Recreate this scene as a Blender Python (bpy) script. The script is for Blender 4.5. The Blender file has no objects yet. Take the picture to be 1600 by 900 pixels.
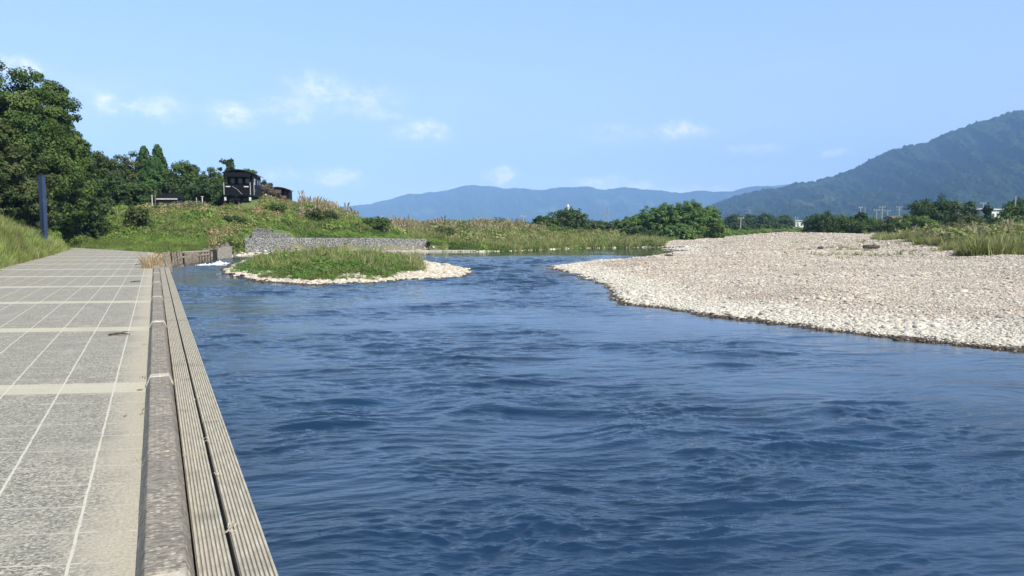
import bpy, bmesh, math, random
import numpy as np
from mathutils import Vector, Matrix
random.seed(7)
RNG = np.random.default_rng(11)
C = bpy.context.scene.collection
S = bpy.context.scene
R = math.radians

# ---------------------------------------------------------------- camera, sky, sun
CAM_H = 1.5
F = 1186.0                       # focal length in pixels of the 1600 px wide photograph
PITCH = math.atan(93.0 / F)
cam = bpy.data.cameras.new('camera'); cam.sensor_width = 36; cam.lens = 36 * F / 1600
cam.clip_start = 0.05; cam.clip_end = 40000
co = bpy.data.objects.new('camera', cam); C.objects.link(co)
co.location = (0, 0, CAM_H); co.rotation_euler = (math.pi / 2 - PITCH, 0, 0)
S.camera = co
S.view_settings.view_transform = 'Standard'; S.view_settings.look = 'None'
S.view_settings.gamma = 1; S.view_settings.exposure = 0.62
S.view_settings.use_curve_mapping = False
S.cycles.volume_bounces = 1; S.cycles.max_bounces = 8; S.cycles.transparent_max_bounces = 16

SUN_AZ, SUN_EL = R(138), R(43)     # clockwise from the view direction (+Y)
SUN_DIR = Vector((math.sin(SUN_AZ) * math.cos(SUN_EL), math.cos(SUN_AZ) * math.cos(SUN_EL), math.sin(SUN_EL)))

class NT:
    """small helper to write node trees"""
    def __init__(s, tree): s.t = tree; s.n = tree.nodes; s.l = tree.links
    def new(s, typ, **kw):
        nd = s.n.new(typ)
        for k, v in kw.items(): setattr(nd, k, v)
        return nd
    def put(s, sock, v):
        if isinstance(v, bpy.types.NodeSocket): s.l.new(v, sock)
        elif v is not None: sock.default_value = v
    def math(s, op, a, b=None, c=None, clamp=False):
        nd = s.new('ShaderNodeMath', operation=op, use_clamp=clamp)
        s.put(nd.inputs[0], a); s.put(nd.inputs[1], b)
        if c is not None: s.put(nd.inputs[2], c)
        return nd.outputs[0]
    def vmath(s, op, a, b=None):
        nd = s.new('ShaderNodeVectorMath', operation=op)
        s.put(nd.inputs[0], a)
        if b is not None: s.put(nd.inputs[3] if op == 'SCALE' else nd.inputs[1], b)
        return nd.outputs['Value'] if op in ('LENGTH', 'DOT_PRODUCT', 'DISTANCE') else nd.outputs[0]
    def noise(s, vec, scale, detail=3, rough=0.5, dist=0.0):
        nd = s.new('ShaderNodeTexNoise'); s.put(nd.inputs['Vector'], vec)
        nd.inputs['Scale'].default_value = scale; nd.inputs['Detail'].default_value = detail
        nd.inputs['Roughness'].default_value = rough; nd.inputs['Distortion'].default_value = dist
        return nd.outputs[0]
    def voronoi(s, vec, scale, feature='F1', out='Distance', rand=1.0):
        nd = s.new('ShaderNodeTexVoronoi', feature=feature); s.put(nd.inputs['Vector'], vec)
        nd.inputs['Scale'].default_value = scale; nd.inputs['Randomness'].default_value = rand
        return nd.outputs[out]
    def ramp(s, fac, stops, interp='LINEAR'):
        nd = s.new('ShaderNodeValToRGB'); cr = nd.color_ramp; cr.interpolation = interp
        while len(cr.elements) < len(stops): cr.elements.new(0.5)
        for e, (p, c) in zip(cr.elements, stops):
            e.position = p; e.color = (c, c, c, 1) if isinstance(c, (int, float)) else (*c, 1)
        s.put(nd.inputs[0], fac); return nd.outputs[0]
    def mix(s, fac, a, b, typ='MIX'):
        nd = s.new('ShaderNodeMix', data_type='RGBA', blend_type=typ)
        s.put(nd.inputs[0], fac)
        for i, v in ((6, a), (7, b)):
            if isinstance(v, tuple) and len(v) == 3: v = (*v, 1)
            s.put(nd.inputs[i], v)
        return nd.outputs[2]
    def mapr(s, v, a, b, c=0.0, d=1.0, smooth=True):
        nd = s.new('ShaderNodeMapRange'); nd.interpolation_type = 'SMOOTHSTEP' if smooth else 'LINEAR'
        s.put(nd.inputs[0], v)
        for i, q in enumerate((a, b, c, d)): nd.inputs[i + 1].default_value = q
        return nd.outputs[0]
    def sep(s, v):
        nd = s.new('ShaderNodeSeparateXYZ'); s.put(nd.inputs[0], v); return nd.outputs
    def comb(s, x, y, z):
        nd = s.new('ShaderNodeCombineXYZ')
        for i, v in enumerate((x, y, z)): s.put(nd.inputs[i], v)
        return nd.outputs[0]
    def attr(s, name): return s.new('ShaderNodeAttribute', attribute_name=name).outputs['Fac']

def ray(px, py):
    x, yc = (px - 800) / F, -(py - 450) / F
    cp, sp = math.cos(PITCH), math.sin(PITCH)
    return Vector((x, cp + yc * sp, -sp + yc * cp))
def P(px, py, z=0.0):
    """the world point at height z seen at photo pixel (px, py): a measuring aid"""
    d = ray(px, py); t = (z - CAM_H) / d.z
    return Vector((d.x * t, d.y * t, z))
def X(px, Y): return (px - 800) / F * Y          # lateral position of a column at distance Y (good far off)
def ZT(py, Y): return CAM_H + (357 - py) / F * Y  # height of a row at distance Y

W = bpy.data.worlds.new('World'); S.world = W; W.use_nodes = True
nt = NT(W.node_tree); bg = W.node_tree.nodes['Background']
sky = nt.new('ShaderNodeTexSky', sky_type='NISHITA'); sky.sun_disc = False
sky.sun_elevation = SUN_EL; sky.sun_rotation = SUN_AZ
sky.altitude = 100; sky.air_density = 1.0; sky.dust_density = 0.3; sky.ozone_density = 2.5
dirv = nt.new('ShaderNodeTexCoord').outputs['Generated']
dx, dy, dz = nt.sep(dirv)
# clouds: soft small cumulus at their own bearings and elevations
clouds = [  # px, py, half width, half height, strength
    (30, 106, 34, 10, .75), (176, 163, 34, 10, .75), (250, 168, 36, 16, .6), (368, 180, 34, 15, .75), (345, 170, 26, 12, .3), (485, 132, 36, 18, .5),
    (560, 155, 70, 20, .42), (450, 165, 50, 16, .38), (665, 205, 42, 15, .8), (470, 187, 28, 9, .35), (440, 275, 40, 9, .35),
    (528, 277, 34, 10, .7), (1062, 205, 36, 13, .8), (960, 207, 60, 13, .25), (783, 274, 22, 11, .85), (935, 285, 40, 8, .4), (610, 182, 40, 7, .3),
    (1305, 243, 22, 6, .35), (1000, 292, 26, 6, .3), (1180, 232, 40, 7, .2), (130, 150, 60, 30, .15), (1090, 300, 60, 6, .25)]
az = nt.math('ARCTAN2', dx, dy); el = nt.math('ARCSINE', dz)
wn = nt.noise(dirv, 30, 5, .65)
wn2 = nt.noise(nt.vmath('ADD', dirv, (3.1, 1.7, .4)), 30, 5, .65)
azw = nt.math('ADD', az, nt.math('MULTIPLY', nt.math('SUBTRACT', wn, .5), .045))
elw = nt.math('ADD', el, nt.math('MULTIPLY', nt.math('SUBTRACT', wn2, .5), .028))
acc = None
for (cx, cy, hw, hh, st) in clouds:
    if cy > 230: st *= 2.0; hh *= 1.15
    hw *= .92
    d = ray(cx, cy).normalized(); a0 = math.atan2(d.x, d.y); e0 = math.asin(d.z)
    u = nt.math('DIVIDE', nt.math('SUBTRACT', azw, a0), hw / F)
    v = nt.math('DIVIDE', nt.math('SUBTRACT', elw, e0), hh / F)
    r2 = nt.math('MULTIPLY_ADD', v, v, nt.math('MULTIPLY', u, u))
    g = nt.math('MULTIPLY', nt.math('POWER', 2.718, nt.math('MULTIPLY', nt.math('POWER', r2, 1.5), -1.0)), st)
    acc = g if acc is None else nt.math('ADD', acc, g)
det = nt.mapr(nt.noise(nt.vmath('MULTIPLY', dirv, (1, 1, 1.7)), 55, 6, .65), .36, .66)
veil = nt.math('MULTIPLY', nt.mapr(nt.noise(nt.vmath('MULTIPLY', dirv, (1, 1, 4)), 6, 5, .6), .45, .85), nt.mapr(dz, .25, .02, 0, .22))
cl = nt.math('MULTIPLY_ADD', acc, nt.math('MULTIPLY_ADD', det, 1.0, .25), veil)
clf = nt.math('MULTIPLY', cl, 1.1, clamp=True)
skyc = nt.mix(1.0, sky.outputs[0], (1.0, 1.0, 1.0), 'MULTIPLY')
hz = nt.mapr(dz, .0, .95, .88, .3)
low = nt.mix(nt.mapr(dz, 0, .33), (3.9, 4.85, 6.0), (2.6, 3.95, 6.0))
skyc = nt.mix(hz, skyc, low)
tint = nt.mix(clf, skyc, (6.9, 6.9, 7.7))
nt.l.new(tint, bg.inputs[0]); bg.inputs[1].default_value = 0.118

sun = bpy.data.lights.new('sun', 'SUN'); sun.energy = 5.0; sun.angle = R(0.53); sun.color = (1, .945, .85)
so = bpy.data.objects.new('sun', sun); C.objects.link(so)
so.rotation_euler = SUN_DIR.to_track_quat('Z', 'Y').to_euler(); so.location = SUN_DIR * 50

# ---------------------------------------------------------------- helpers
def tag(o, label=None, cat=None, group=None, kind=None):
    if label: o['label'] = label
    if cat: o['category'] = cat
    if group: o['group'] = group
    if kind: o['kind'] = kind
    return o
def empty(name, loc, rz=0, **kw):
    o = bpy.data.objects.new(name, None); C.objects.link(o); o.location = loc; o.rotation_euler.z = rz
    o.empty_display_size = .3
    return tag(o, **kw)
def npmesh(name, V, Fc, mat=None, parent=None, smooth=False, attrs=None, k=4, link=True):
    """mesh from numpy arrays; Fc is (n,k)"""
    me = bpy.data.meshes.new(name); V = np.asarray(V, np.float32); Fc = np.asarray(Fc, np.int32)
    n, k = Fc.shape
    me.vertices.add(len(V)); me.vertices.foreach_set('co', V.ravel())
    me.loops.add(n * k); me.loops.foreach_set('vertex_index', Fc.ravel())
    me.polygons.add(n); me.polygons.foreach_set('loop_start', np.arange(0, n * k, k, dtype=np.int32))
    me.polygons.foreach_set('loop_total', np.full(n, k, np.int32))
    me.polygons.foreach_set('use_smooth', np.full(n, bool(smooth)))
    for an, (dom, vals) in (attrs or {}).items():
        a = me.attributes.new(an, 'FLOAT', dom); a.data.foreach_set('value', np.asarray(vals, np.float32))
    me.update(calc_edges=True)
    if mat: me.materials.append(mat)
    o = bpy.data.objects.new(name, me)
    if link: C.objects.link(o)
    if parent: o.parent = parent
    return o

class MB:
    """collects boxes, bars, tubes and prisms into one mesh"""
    def __init__(s): s.v = []; s.f = []
    def add(s, vs, fs):
        b = len(s.v); s.v += [tuple(v) for v in vs]; s.f += [tuple(i + b for i in f) for f in fs]; return s
    def box(s, c, d, rz=0):
        x, y, z = d[0] / 2, d[1] / 2, d[2] / 2; M = Matrix.Rotation(rz, 3, 'Z')
        vs = [M @ Vector((a * x, b * y, g * z)) + Vector(c) for g in (-1, 1) for a, b in ((-1, -1), (1, -1), (1, 1), (-1, 1))]
        return s.add(vs, [(3, 2, 1, 0), (4, 5, 6, 7), (0, 1, 5, 4), (1, 2, 6, 5), (2, 3, 7, 6), (3, 0, 4, 7)])
    def tube(s, a, b, r0, r1=None, n=8):
        a, b = Vector(a), Vector(b); r1 = r0 if r1 is None else r1
        q = (b - a).to_track_quat('Z', 'Y'); vs = []
        for p, r in ((a, r0), (b, r1)):
            vs += [p + q @ Vector((r * math.cos(2 * math.pi * i / n), r * math.sin(2 * math.pi * i / n), 0)) for i in range(n)]
        fs = [(i, (i + 1) % n, n + (i + 1) % n, n + i) for i in range(n)] + [tuple(range(n))[::-1], tuple(range(n, 2 * n))]
        return s.add(vs, fs)
    def path(s, pts, radii, n=7):
        """one continuous tapered tube through points"""
        vs = []; pts = [Vector(p) for p in pts]
        for i, p in enumerate(pts):
            d = (pts[min(i + 1, len(pts) - 1)] - pts[max(i - 1, 0)]); q = d.to_track_quat('Z', 'Y')
            vs += [p + q @ Vector((radii[i] * math.cos(2 * math.pi * k / n), radii[i] * math.sin(2 * math.pi * k / n), 0)) for k in range(n)]
        fs = [(j * n + i, j * n + (i + 1) % n, (j + 1) * n + (i + 1) % n, (j + 1) * n + i) for j in range(len(pts) - 1) for i in range(n)]
        fs += [tuple(range(n))[::-1], tuple(range((len(pts) - 1) * n, len(pts) * n))]
        return s.add(vs, fs)
    def prism(s, prof, y0, y1):
        """profile in xz extruded along y"""
        n = len(prof); vs = [(x, y0, z) for x, z in prof] + [(x, y1, z) for x, z in prof]
        return s.add(vs, [tuple(range(n)), tuple(range(n, 2 * n))[::-1]] + [(i, n + i, n + (i + 1) % n, (i + 1) % n) for i in range(n)])
    def build(s, name, mat, parent=None, smooth=False, bevel=0):
        me = bpy.data.meshes.new(name); me.from_pydata(s.v, [], s.f)
        bm = bmesh.new(); bm.from_mesh(me); bmesh.ops.recalc_face_normals(bm, faces=bm.faces); bm.to_mesh(me); bm.free()
        if smooth: me.polygons.foreach_set('use_smooth', [True] * len(me.polygons))
        me.materials.append(mat); me.update()
        o = bpy.data.objects.new(name, me); C.objects.link(o); o.parent = parent
        if bevel:
            m = o.modifiers.new('bevel', 'BEVEL'); m.width = bevel; m.segments = 2; m.limit_method = 'ANGLE'
        return o

def mat(name, col=(.5, .5, .5), rough=.8, var=.15, scale=3.0, metal=0, spec=.3, bump=0, bscale=20):
    m = bpy.data.materials.new(name); m.use_nodes = True; t = NT(m.node_tree); b = m.node_tree.nodes['Principled BSDF']
    pos = t.new('ShaderNodeTexCoord').outputs['Object']
    n = t.noise(pos, scale, 5, .6)
    c0 = tuple(max(0, c * (1 - var * 1.6)) for c in col); c1 = tuple(min(1, c * (1 + var)) for c in col)
    t.l.new(t.ramp(n, [(.3, c0), (.7, c1)]), b.inputs['Base Color'])
    b.inputs['Roughness'].default_value = rough; b.inputs['Metallic'].default_value = metal
    b.inputs['Specular IOR Level'].default_value = spec
    if bump:
        bp = t.new('ShaderNodeBump'); bp.inputs['Strength'].default_value = 1; bp.inputs['Distance'].default_value = bump
        t.l.new(t.noise(pos, bscale, 4, .6), bp.inputs['Height']); t.l.new(bp.outputs[0], b.inputs['Normal'])
    return m
def leafmat(name, stops, rough=.6, trans=.28, inst=False, patch=None, pscale=.12):
    """foliage: colour varies leaf by leaf and clump by clump"""
    m = bpy.data.materials.new(name); m.use_nodes = True; t = NT(m.node_tree); b = m.node_tree.nodes['Principled BSDF']
    if inst: f = t.new('ShaderNodeObjectInfo').outputs['Random']
    else: f = t.attr('rnd')
    pos = t.new('ShaderNodeNewGeometry').outputs['Position']
    c = t.ramp(f, [(i / (len(stops) - 1) * .9 + .05, s) for i, s in enumerate(stops)])
    if patch:
        n = t.mapr(t.noise(pos, pscale, 3, .6), .42, .6)
        c = t.mix(t.math('MULTIPLY', n, t.mapr(f, 0, 1, .55, 1)), c, patch)
    t.l.new(c, b.inputs['Base Color']); b.inputs['Roughness'].default_value = rough
    b.inputs['Specular IOR Level'].default_value = .25
    tr = t.new('ShaderNodeBsdfTranslucent'); t.l.new(c, tr.inputs[0])
    ms = t.new('ShaderNodeMixShader'); ms.inputs[0].default_value = trans
    t.l.new(b.outputs[0], ms.inputs[1]); t.l.new(tr.outputs[0], ms.inputs[2])
    t.l.new(ms.outputs[0], m.node_tree.nodes['Material Output'].inputs[0])
    return m

# numpy gradient noise
_perm = RNG.permutation(512).astype(np.int64); _gr = RNG.uniform(0, 2 * math.pi, 512)
def gnoise(x, y):
    xi = np.floor(x).astype(np.int64); yi = np.floor(y).astype(np.int64); xf = x - xi; yf = y - yi
    u = xf * xf * xf * (xf * (xf * 6 - 15) + 10); v = yf * yf * yf * (yf * (yf * 6 - 15) + 10)
    def g(ix, iy, fx, fy):
        h = _gr[_perm[(_perm[ix & 511] + iy) & 511]]; return np.cos(h) * fx + np.sin(h) * fy
    a = g(xi, yi, xf, yf); b = g(xi + 1, yi, xf - 1, yf); c = g(xi, yi + 1, xf, yf - 1); d = g(xi + 1, yi + 1, xf - 1, yf - 1)
    return (a * (1 - u) + b * u) * (1 - v) + (c * (1 - u) + d * u) * v * 1.0
def fbm(x, y, oct=4, gain=.5):
    s = 0; a = 1.0
    for i in range(oct): s = s + a * gnoise(x + 17.3 * i, y - 9.1 * i); x = x * 2.03; y = y * 2.03; a *= gain
    return s
def sstep(a, b, x):
    t = np.clip((x - a) / (b - a), 0, 1); return t * t * (3 - 2 * t)
def sdist(poly, x, y):
    """signed distance to polygon, negative inside"""
    poly = np.asarray(poly, float); d = np.full(x.shape, 1e18); ins = np.zeros(x.shape, bool)
    n = len(poly)
    for i in range(n):
        ax, ay = poly[i]; bx, by = poly[(i + 1) % n]; ex, ey = bx - ax, by - ay; L = ex * ex + ey * ey + 1e-12
        t = np.clip(((x - ax) * ex + (y - ay) * ey) / L, 0, 1)
        d = np.minimum(d, (x - ax - t * ex) ** 2 + (y - ay - t * ey) ** 2)
        c = ((ay > y) != (by > y)); xx = ax + (y - ay) / (ey if abs(ey) > 1e-12 else 1e-12) * ex
        ins ^= (c & (x < xx))
    return np.where(ins, -1, 1) * np.sqrt(d)

# path frame: u along the promenade, v across it to the right
PA = math.atan((800 - 244) / F); DU = Vector((-math.sin(PA), math.cos(PA), 0)); DV = Vector((math.cos(PA), math.sin(PA), 0))
def uv(u, v, z=0): return DU * u + DV * v + Vector((0, 0, z))
def VOF(px, py, z=0): return P(px, py, z).dot(DV)
V_KL = VOF(213, 900); V_TL = VOF(226, 900, .09); V_TR = VOF(293, 900, .09); V_KR = VOF(305, 900)
V_P1 = VOF(367, 900); V_P2 = VOF(371, 900); V_DR = VOF(432, 900)
U_END = 48.5
def BU(k, v):
    """u of the k-th cross band at lateral v (the bands run askew)"""
    w = 7.5 + 4.45 * k       # w = Y - .11 X
    return (w - v * (DV.y - .11 * DV.x)) / (DU.y - .11 * DU.x)

# ---------------------------------------------------------------- river outline and terrain heights
WZ = -1.0
def W2(l): return [tuple(P(a, b, WZ)[:2]) for a, b in l]
bar_near = [(858, 417.5), (868, 422), (885, 427), (905, 434), (925, 440), (945, 449), (952, 457), (958, 468), (975, 475), (1010, 479), (1040, 483), (1070, 489), (1100, 493),
            (1150, 499), (1200, 505), (1250, 512), (1300, 518), (1350, 524), (1400, 530), (1450, 534), (1500, 540), (1550, 545), (1600, 549)]
bar_back = [(1062, 386.3), (1110, 388), (1105, 389.5), (1038, 389.3), (1060, 391.5), (1075, 393), (1046, 396.5), (1038, 399.5), (1042, 402.2), (1000, 404.5), (960, 407), (900, 411)]
far_bank = [(300, 413), (345, 404), (362, 401), (375, 399.5), (460, 397), (560, 395.5), (670, 393), (760, 393.5), (840, 390.5), (900, 388), (1000, 386.5)]
pA, pB = P(1350, 524, WZ), P(1600, 549, WZ); ext = (pB - pA).normalized()
e0 = uv(-80, V_DR - .55); e1 = uv(U_END, V_DR - .55)
RIVER = [tuple(e0[:2]), tuple(e1[:2])] + W2(far_bank) + W2(bar_back) + W2(bar_near) + [tuple((pB + ext * 12)[:2]), tuple((pB + ext * 30 + Vector((0, -14, 0)))[:2]), tuple((pB + ext * 40 + Vector((0, -80, 0)))[:2])]
ISLAND = W2([(350, 425), (362, 431), (382, 435), (400, 439), (430, 442), (470, 444.5), (515, 446), (545, 443), (575, 443), (605, 441), (640, 437), (680, 436), (712, 434), (735, 429),
             (730, 422), (722, 419), (700, 415), (672, 411), (650, 408), (600, 405), (500, 403), (430, 403.5), (385, 407), (360, 416)])
PATH = [uv(-40, -5.3), uv(50, -5.3), uv(63, -5.6), uv(71, -6.8), uv(60, -2.6), uv(U_END + 4, V_KL), uv(-40, V_KL)]
CTRL = [  # px, distance, ground height
    (-800, 12, .6), (-300, 18, .3), (-200, 25, .9), (-60, 27, .7), (0, 29, .2), (-100, 33, 1.7), (0, 35, 1.35), (50, 43, .9), (75, 45, .7), (100, 55, .35), (-100, 50, 2.4), (20, 50, 1.7), (-400, 60, 2.5),
    (105, 52, .05), (150, 58, -.1), (230, 55, -.15), (300, 58, -.2), (345, 64, -.3), (150, 64, .7), (220, 64, .7), (300, 66, .9), (90, 60, 1.3),
    (100, 72, 2.6), (200, 70, 2.5), (300, 72, 2.7), (350, 68, .3), (350, 71, 1.4), (385, 71.6, .5), (385, 74, 1.7), (420, 73.5, .6), (420, 76, 1.7), (450, 77, 1.3), (355, 77.5, 3.45), (385, 78, 3.75), (420, 80, 3.7), (480, 79, .4), (560, 82, .4), (660, 86, .35),
    (80, 82, 3.1), (200, 80, 3.4), (300, 80, 3.5), (380, 83, 3.8), (455, 86, 3.7), (520, 88, 3.1), (550, 92, 2.5), (600, 96, 1.6), (660, 100, .9), (740, 105, 1.0), (820, 115, .9),
    (900, 130, .2), (1000, 140, -.3), (1050, 150, -.4), (455, 110, 3.6), (540, 115, 2.6), (300, 130, 3.5), (100, 130, 3.2), (-400, 130, 3.2), (-1500, 40, 1.5), (-1500, 130, 2.5),
    (700, 93, .3), (760, 97, .1), (840, 108, -.1), (900, 118, -.4), (1000, 122, -.6), (1060, 118, -.6),
    (900, 250, .4), (600, 250, 1.0), (1200, 250, .6), (300, 300, 2), (1600, 250, 2.0), (1100, 200, .2), (-1500, 400, 1), (800, 600, .6), (1600, 600, 1), (2600, 600, 1), (2600, 150, 1.2),
    (1060, 130, -.4), (1130, 135, -.25), (1160, 140, .1), (1200, 146, .50), (1300, 146, .48), (1400, 142, .5), (1450, 120, .5), (1250, 100, -.15), (1150, 90, -.42), (1100, 75, -.5),
    (950, 45, -.75), (1100, 45, -.55), (1300, 45, -.42), (1500, 42, -.35), (1000, 60, -.62), (1250, 65, -.33), (1400, 65, -.18), (1500, 60, .05), (1600, 55, .15),
    (1300, 28, -.5), (1500, 26, -.5), (1600, 22, -.55), (1800, 30, -.2), (2200, 30, .1), (1600, 38, -.25), (1600, 80, .75), (1500, 85, .6), (1700, 110, 1.7), (1550, 130, 1.6), (2600, 60, .8)]
_c = np.array(CTRL, float)
def _q(px, Y): return np.stack([px / 130.0, np.log(Y) * 3.0], -1)
_cp = _q(_c[:, 0], _c[:, 1]); _D = np.sqrt(((_cp[:, None] - _cp[None]) ** 2).sum(-1) + .15)
_A = np.block([[_D, np.ones((len(_c), 1))], [np.ones((1, len(_c))), np.zeros((1, 1))]])
_w = np.linalg.lstsq(_A, np.append(_c[:, 2], 0), rcond=None)[0]
def base_h(x, y):
    Y = np.clip(y, 8, 700); px = np.clip(x / np.maximum(y, 8) * F + 800, -1500, 2600)
    q = _q(px, Y); out = np.full(x.shape, _w[-1])
    for i in range(len(_c)): out = out + _w[i] * np.sqrt((q[..., 0] - _cp[i, 0]) ** 2 + (q[..., 1] - _cp[i, 1]) ** 2 + .15)
    return out
def ground(x, y, full=False):
    x = np.asarray(x, float); y = np.asarray(y, float)
    dr = sdist(RIVER, x, y); di = sdist(ISLAND, x, y); dp = sdist([p[:2] for p in PATH], x, y)
    wob = fbm(x * .9, y * .9, 3) * np.where(y > 30, .5, .25)
    px = x / np.maximum(y, 1) * F + 800
    rev = (px > 240) & (px < 372) & (y > 40) & (y < 70); gab = (px >= 372) & (px < 672) & (y > 60) & (y < 95)
    dr2 = np.where(dp < 1.2, dr, dr + wob); dr2 = np.where(rev & (dr > 0), dr - .75, dr2)
    dr2 = np.where(gab, dr + wob * .25, dr2); di2 = di + wob
    h = base_h(x, y)
    h = np.where(y > 400, h * np.exp(-(y - 400) / 1500) + .5 * (1 - np.exp(-(y - 400) / 1500)), h)
    n1 = fbm(x * .25, y * .25, 4)
    veg = (px < 1040) & (dp > .3)
    h = h + np.where(veg, n1 * .35 * sstep(.3, 3, dp), n1 * .12)
    bar = (px > 840) & (y < 150) & (x > 2)
    h = h + np.where(bar, fbm(x * .06, y * .15, 3) * .22, 0); h = np.where(bar, np.maximum(h, -.72), h)
    wd = np.where(bar, 5.0, np.where((px < 700), 1.0, 2.5)); wd = np.where(dp < 1.2, .25, wd); wd = np.where(rev, .35, wd); dr2 = np.where(gab & (dr2 > .35), np.maximum(dr2 - 1.25, .1 * dr2), dr2)
    t = np.clip(dr2 / wd, 0, 1); t = np.where(bar, t ** .6, t * t * (3 - 2 * t))
    h = np.where(dr2 > 0, WZ - .02 + (h - WZ + .02) * t, WZ - .02 - np.minimum(-dr2 * .25, .9))
    hi = WZ - .02 + .50 * np.clip(-di2 / 5.5, 0, 1) ** .8 + fbm(x * .5, y * .5, 3) * .08 * np.clip(-di2, 0, 1)
    h = np.where(di2 < 0, hi, np.where(di2 < 3.5, np.maximum(h, WZ - .02 - di2 * .25), h))
    k = sstep(.0, .9, dp); h = np.where(dp < .9, (-.14) * (1 - k) + np.where(dr2 > 0, np.maximum(h, -.14), -.14) * k, h)
    vq = x * DV.x + y * DV.y; uq = x * DU.x + y * DU.y
    h = np.where((vq > V_KL + .15) & (vq < 4) & (uq < U_END - .6) & (di2 > 0), np.minimum(h, WZ - .15), h)
    if full: return h, dr2, di2, dp, px
    return h
def gz(x, y): return float(ground(np.array([x]), np.array([y]))[0])

def polar(az, rr):
    A, Rr = np.meshgrid(az, rr); return np.sin(A) * Rr, np.cos(A) * Rr
def grid_faces(nr, na):
    i = np.arange(nr * na).reshape(nr, na)
    return np.stack([i[:-1, :-1], i[:-1, 1:], i[1:, 1:], i[1:, :-1]], -1).reshape(-1, 4)[:, ::-1]
def submesh(V, Fc, sel, attrs):
    f = Fc[sel]; idx, inv = np.unique(f, return_inverse=True)
    return V[idx], inv.reshape(f.shape), {k: ('POINT', a[idx]) for k, a in attrs.items()}

azs = np.radians(np.concatenate([np.arange(-180, -62, 4.0), np.linspace(-62, 50, 760), np.arange(54, 181, 4.0)]))
rs = np.concatenate([np.linspace(.3, 3, 6)[:-1], np.geomspace(3, 190, 520), np.geomspace(200, 12000, 60)])
gx, gy = polar(azs, rs); gh, gdr, gdi, gdp, gpx = ground(gx, gy, True)
GV = np.stack([gx.ravel(), gy.ravel(), gh.ravel()], -1); GF = grid_faces(len(rs), len(azs))
fdi = gdi.ravel()[GF].min(1); fx = gx.ravel()[GF].mean(1); fy = gy.ravel()[GF].mean(1); fpx = fx / np.maximum(fy, 1) * F + 800
fdp = gdp.ravel()[GF].max(1)
isl = fdi < 1.2
wobf = fbm(fx * .15, fy * .15, 3) * 60
def bar_region(x, y, wob=0):
    px = x / np.maximum(y, 1) * F + 800
    lim = np.interp(y, [5, 40, 46, 60, 75, 100, 130, 150], [4000, 4000, 1560, 1500, 1440, 1400, 1415, 1380]) + wob
    return (x > 1) & (y > 6) & (y < 149) & (px < lim) & (px > np.interp(y, [0, 40, 62, 80, 100, 118, 128, 135, 149], [840, 840, 840, 1000, 1035, 1040, 1050, 1100, 1150]) + wob * .3)
barf = bar_region(fx, fy, wobf) & ~isl

# ---------------------------------------------------------------- ground materials
def ground_mat(name, kind):
    m = bpy.data.materials.new(name); m.use_nodes = True; t = NT(m.node_tree); b = m.node_tree.nodes['Principled BSDF']
    pos = t.new('ShaderNodeNewGeometry').outputs['Position']; b.inputs['Roughness'].default_value = .9
    b.inputs['Specular IOR Level'].default_value = .2
    bp = t.new('ShaderNodeBump'); bp.inputs['Strength'].default_value = 1
    if kind == 'gravel':
        vc = t.new('ShaderNodeTexVoronoi'); t.l.new(pos, vc.inputs['Vector']); vc.inputs['Scale'].default_value = 11
        cs = t.sep(vc.outputs['Color'])
        c = t.ramp(cs[0], [(0, (.24, .19, .145)), (.35, (.41, .325, .24)), (.7, (.52, .42, .325)), (1, (.62, .54, .44))])
        n = t.noise(pos, .5, 4, .6); c = t.mix(t.mapr(n, .4, .7, 0, .5), c, (.30, .25, .20))
        d = t.attr('shore')
        pale = t.ramp(cs[1], [(0, (.42, .40, .36)), (.5, (.60, .58, .53)), (1, (.75, .73, .68))])
        c = t.mix(t.mapr(t.math('ADD', d, t.math('MULTIPLY', t.math('SUBTRACT', n, .5), 2.0)), 1.2, 2.8, 1, 0), c, pale)
        c = t.mix(t.mapr(d, .1, .45, 1, 0), c, (.045, .035, .025))
        t.l.new(c, b.inputs['Base Color']); bp.inputs['Distance'].default_value = .05
        t.l.new(t.math('MULTIPLY', vc.outputs['Distance'], -1), bp.inputs['Height'])
    else:
        n = t.noise(pos, .35, 5, .65); n2 = t.noise(pos, 6, 4, .6)
        c = t.ramp(n, [(.3, (.08, .13, .035)), (.5, (.12, .18, .05)), (.62, (.18, .19, .08)), (.75, (.20, .17, .09))])
        c = t.mix(t.mapr(n2, .4, .7, 0, .6), c, (.05, .055, .02))
        d = t.attr('shore'); c = t.mix(t.mapr(d, .3, .8, .9, 0), c, (.20, .17, .12))
        t.l.new(c, b.inputs['Base Color']); bp.inputs['Distance'].default_value = .15; t.l.new(n2, bp.inputs['Height'])
    t.l.new(bp.outputs[0], b.inputs['Normal']); return m
M_GRAVEL = ground_mat('gravel', 'gravel'); M_EARTH = ground_mat('earth_and_grass', 'earth')
at = {'shore': np.where(gdi < 3, -gdi, gdr).ravel()}
for nm, sel, m in (('ground', ~isl & ~barf, M_EARTH), ('gravel_bar', barf, M_GRAVEL), ('gravel_island', isl, M_GRAVEL)):
    v, f, a = submesh(GV, GF, sel, at)
    tag(npmesh(nm, v, f, m, smooth=True, attrs=a), kind='structure')

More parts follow.
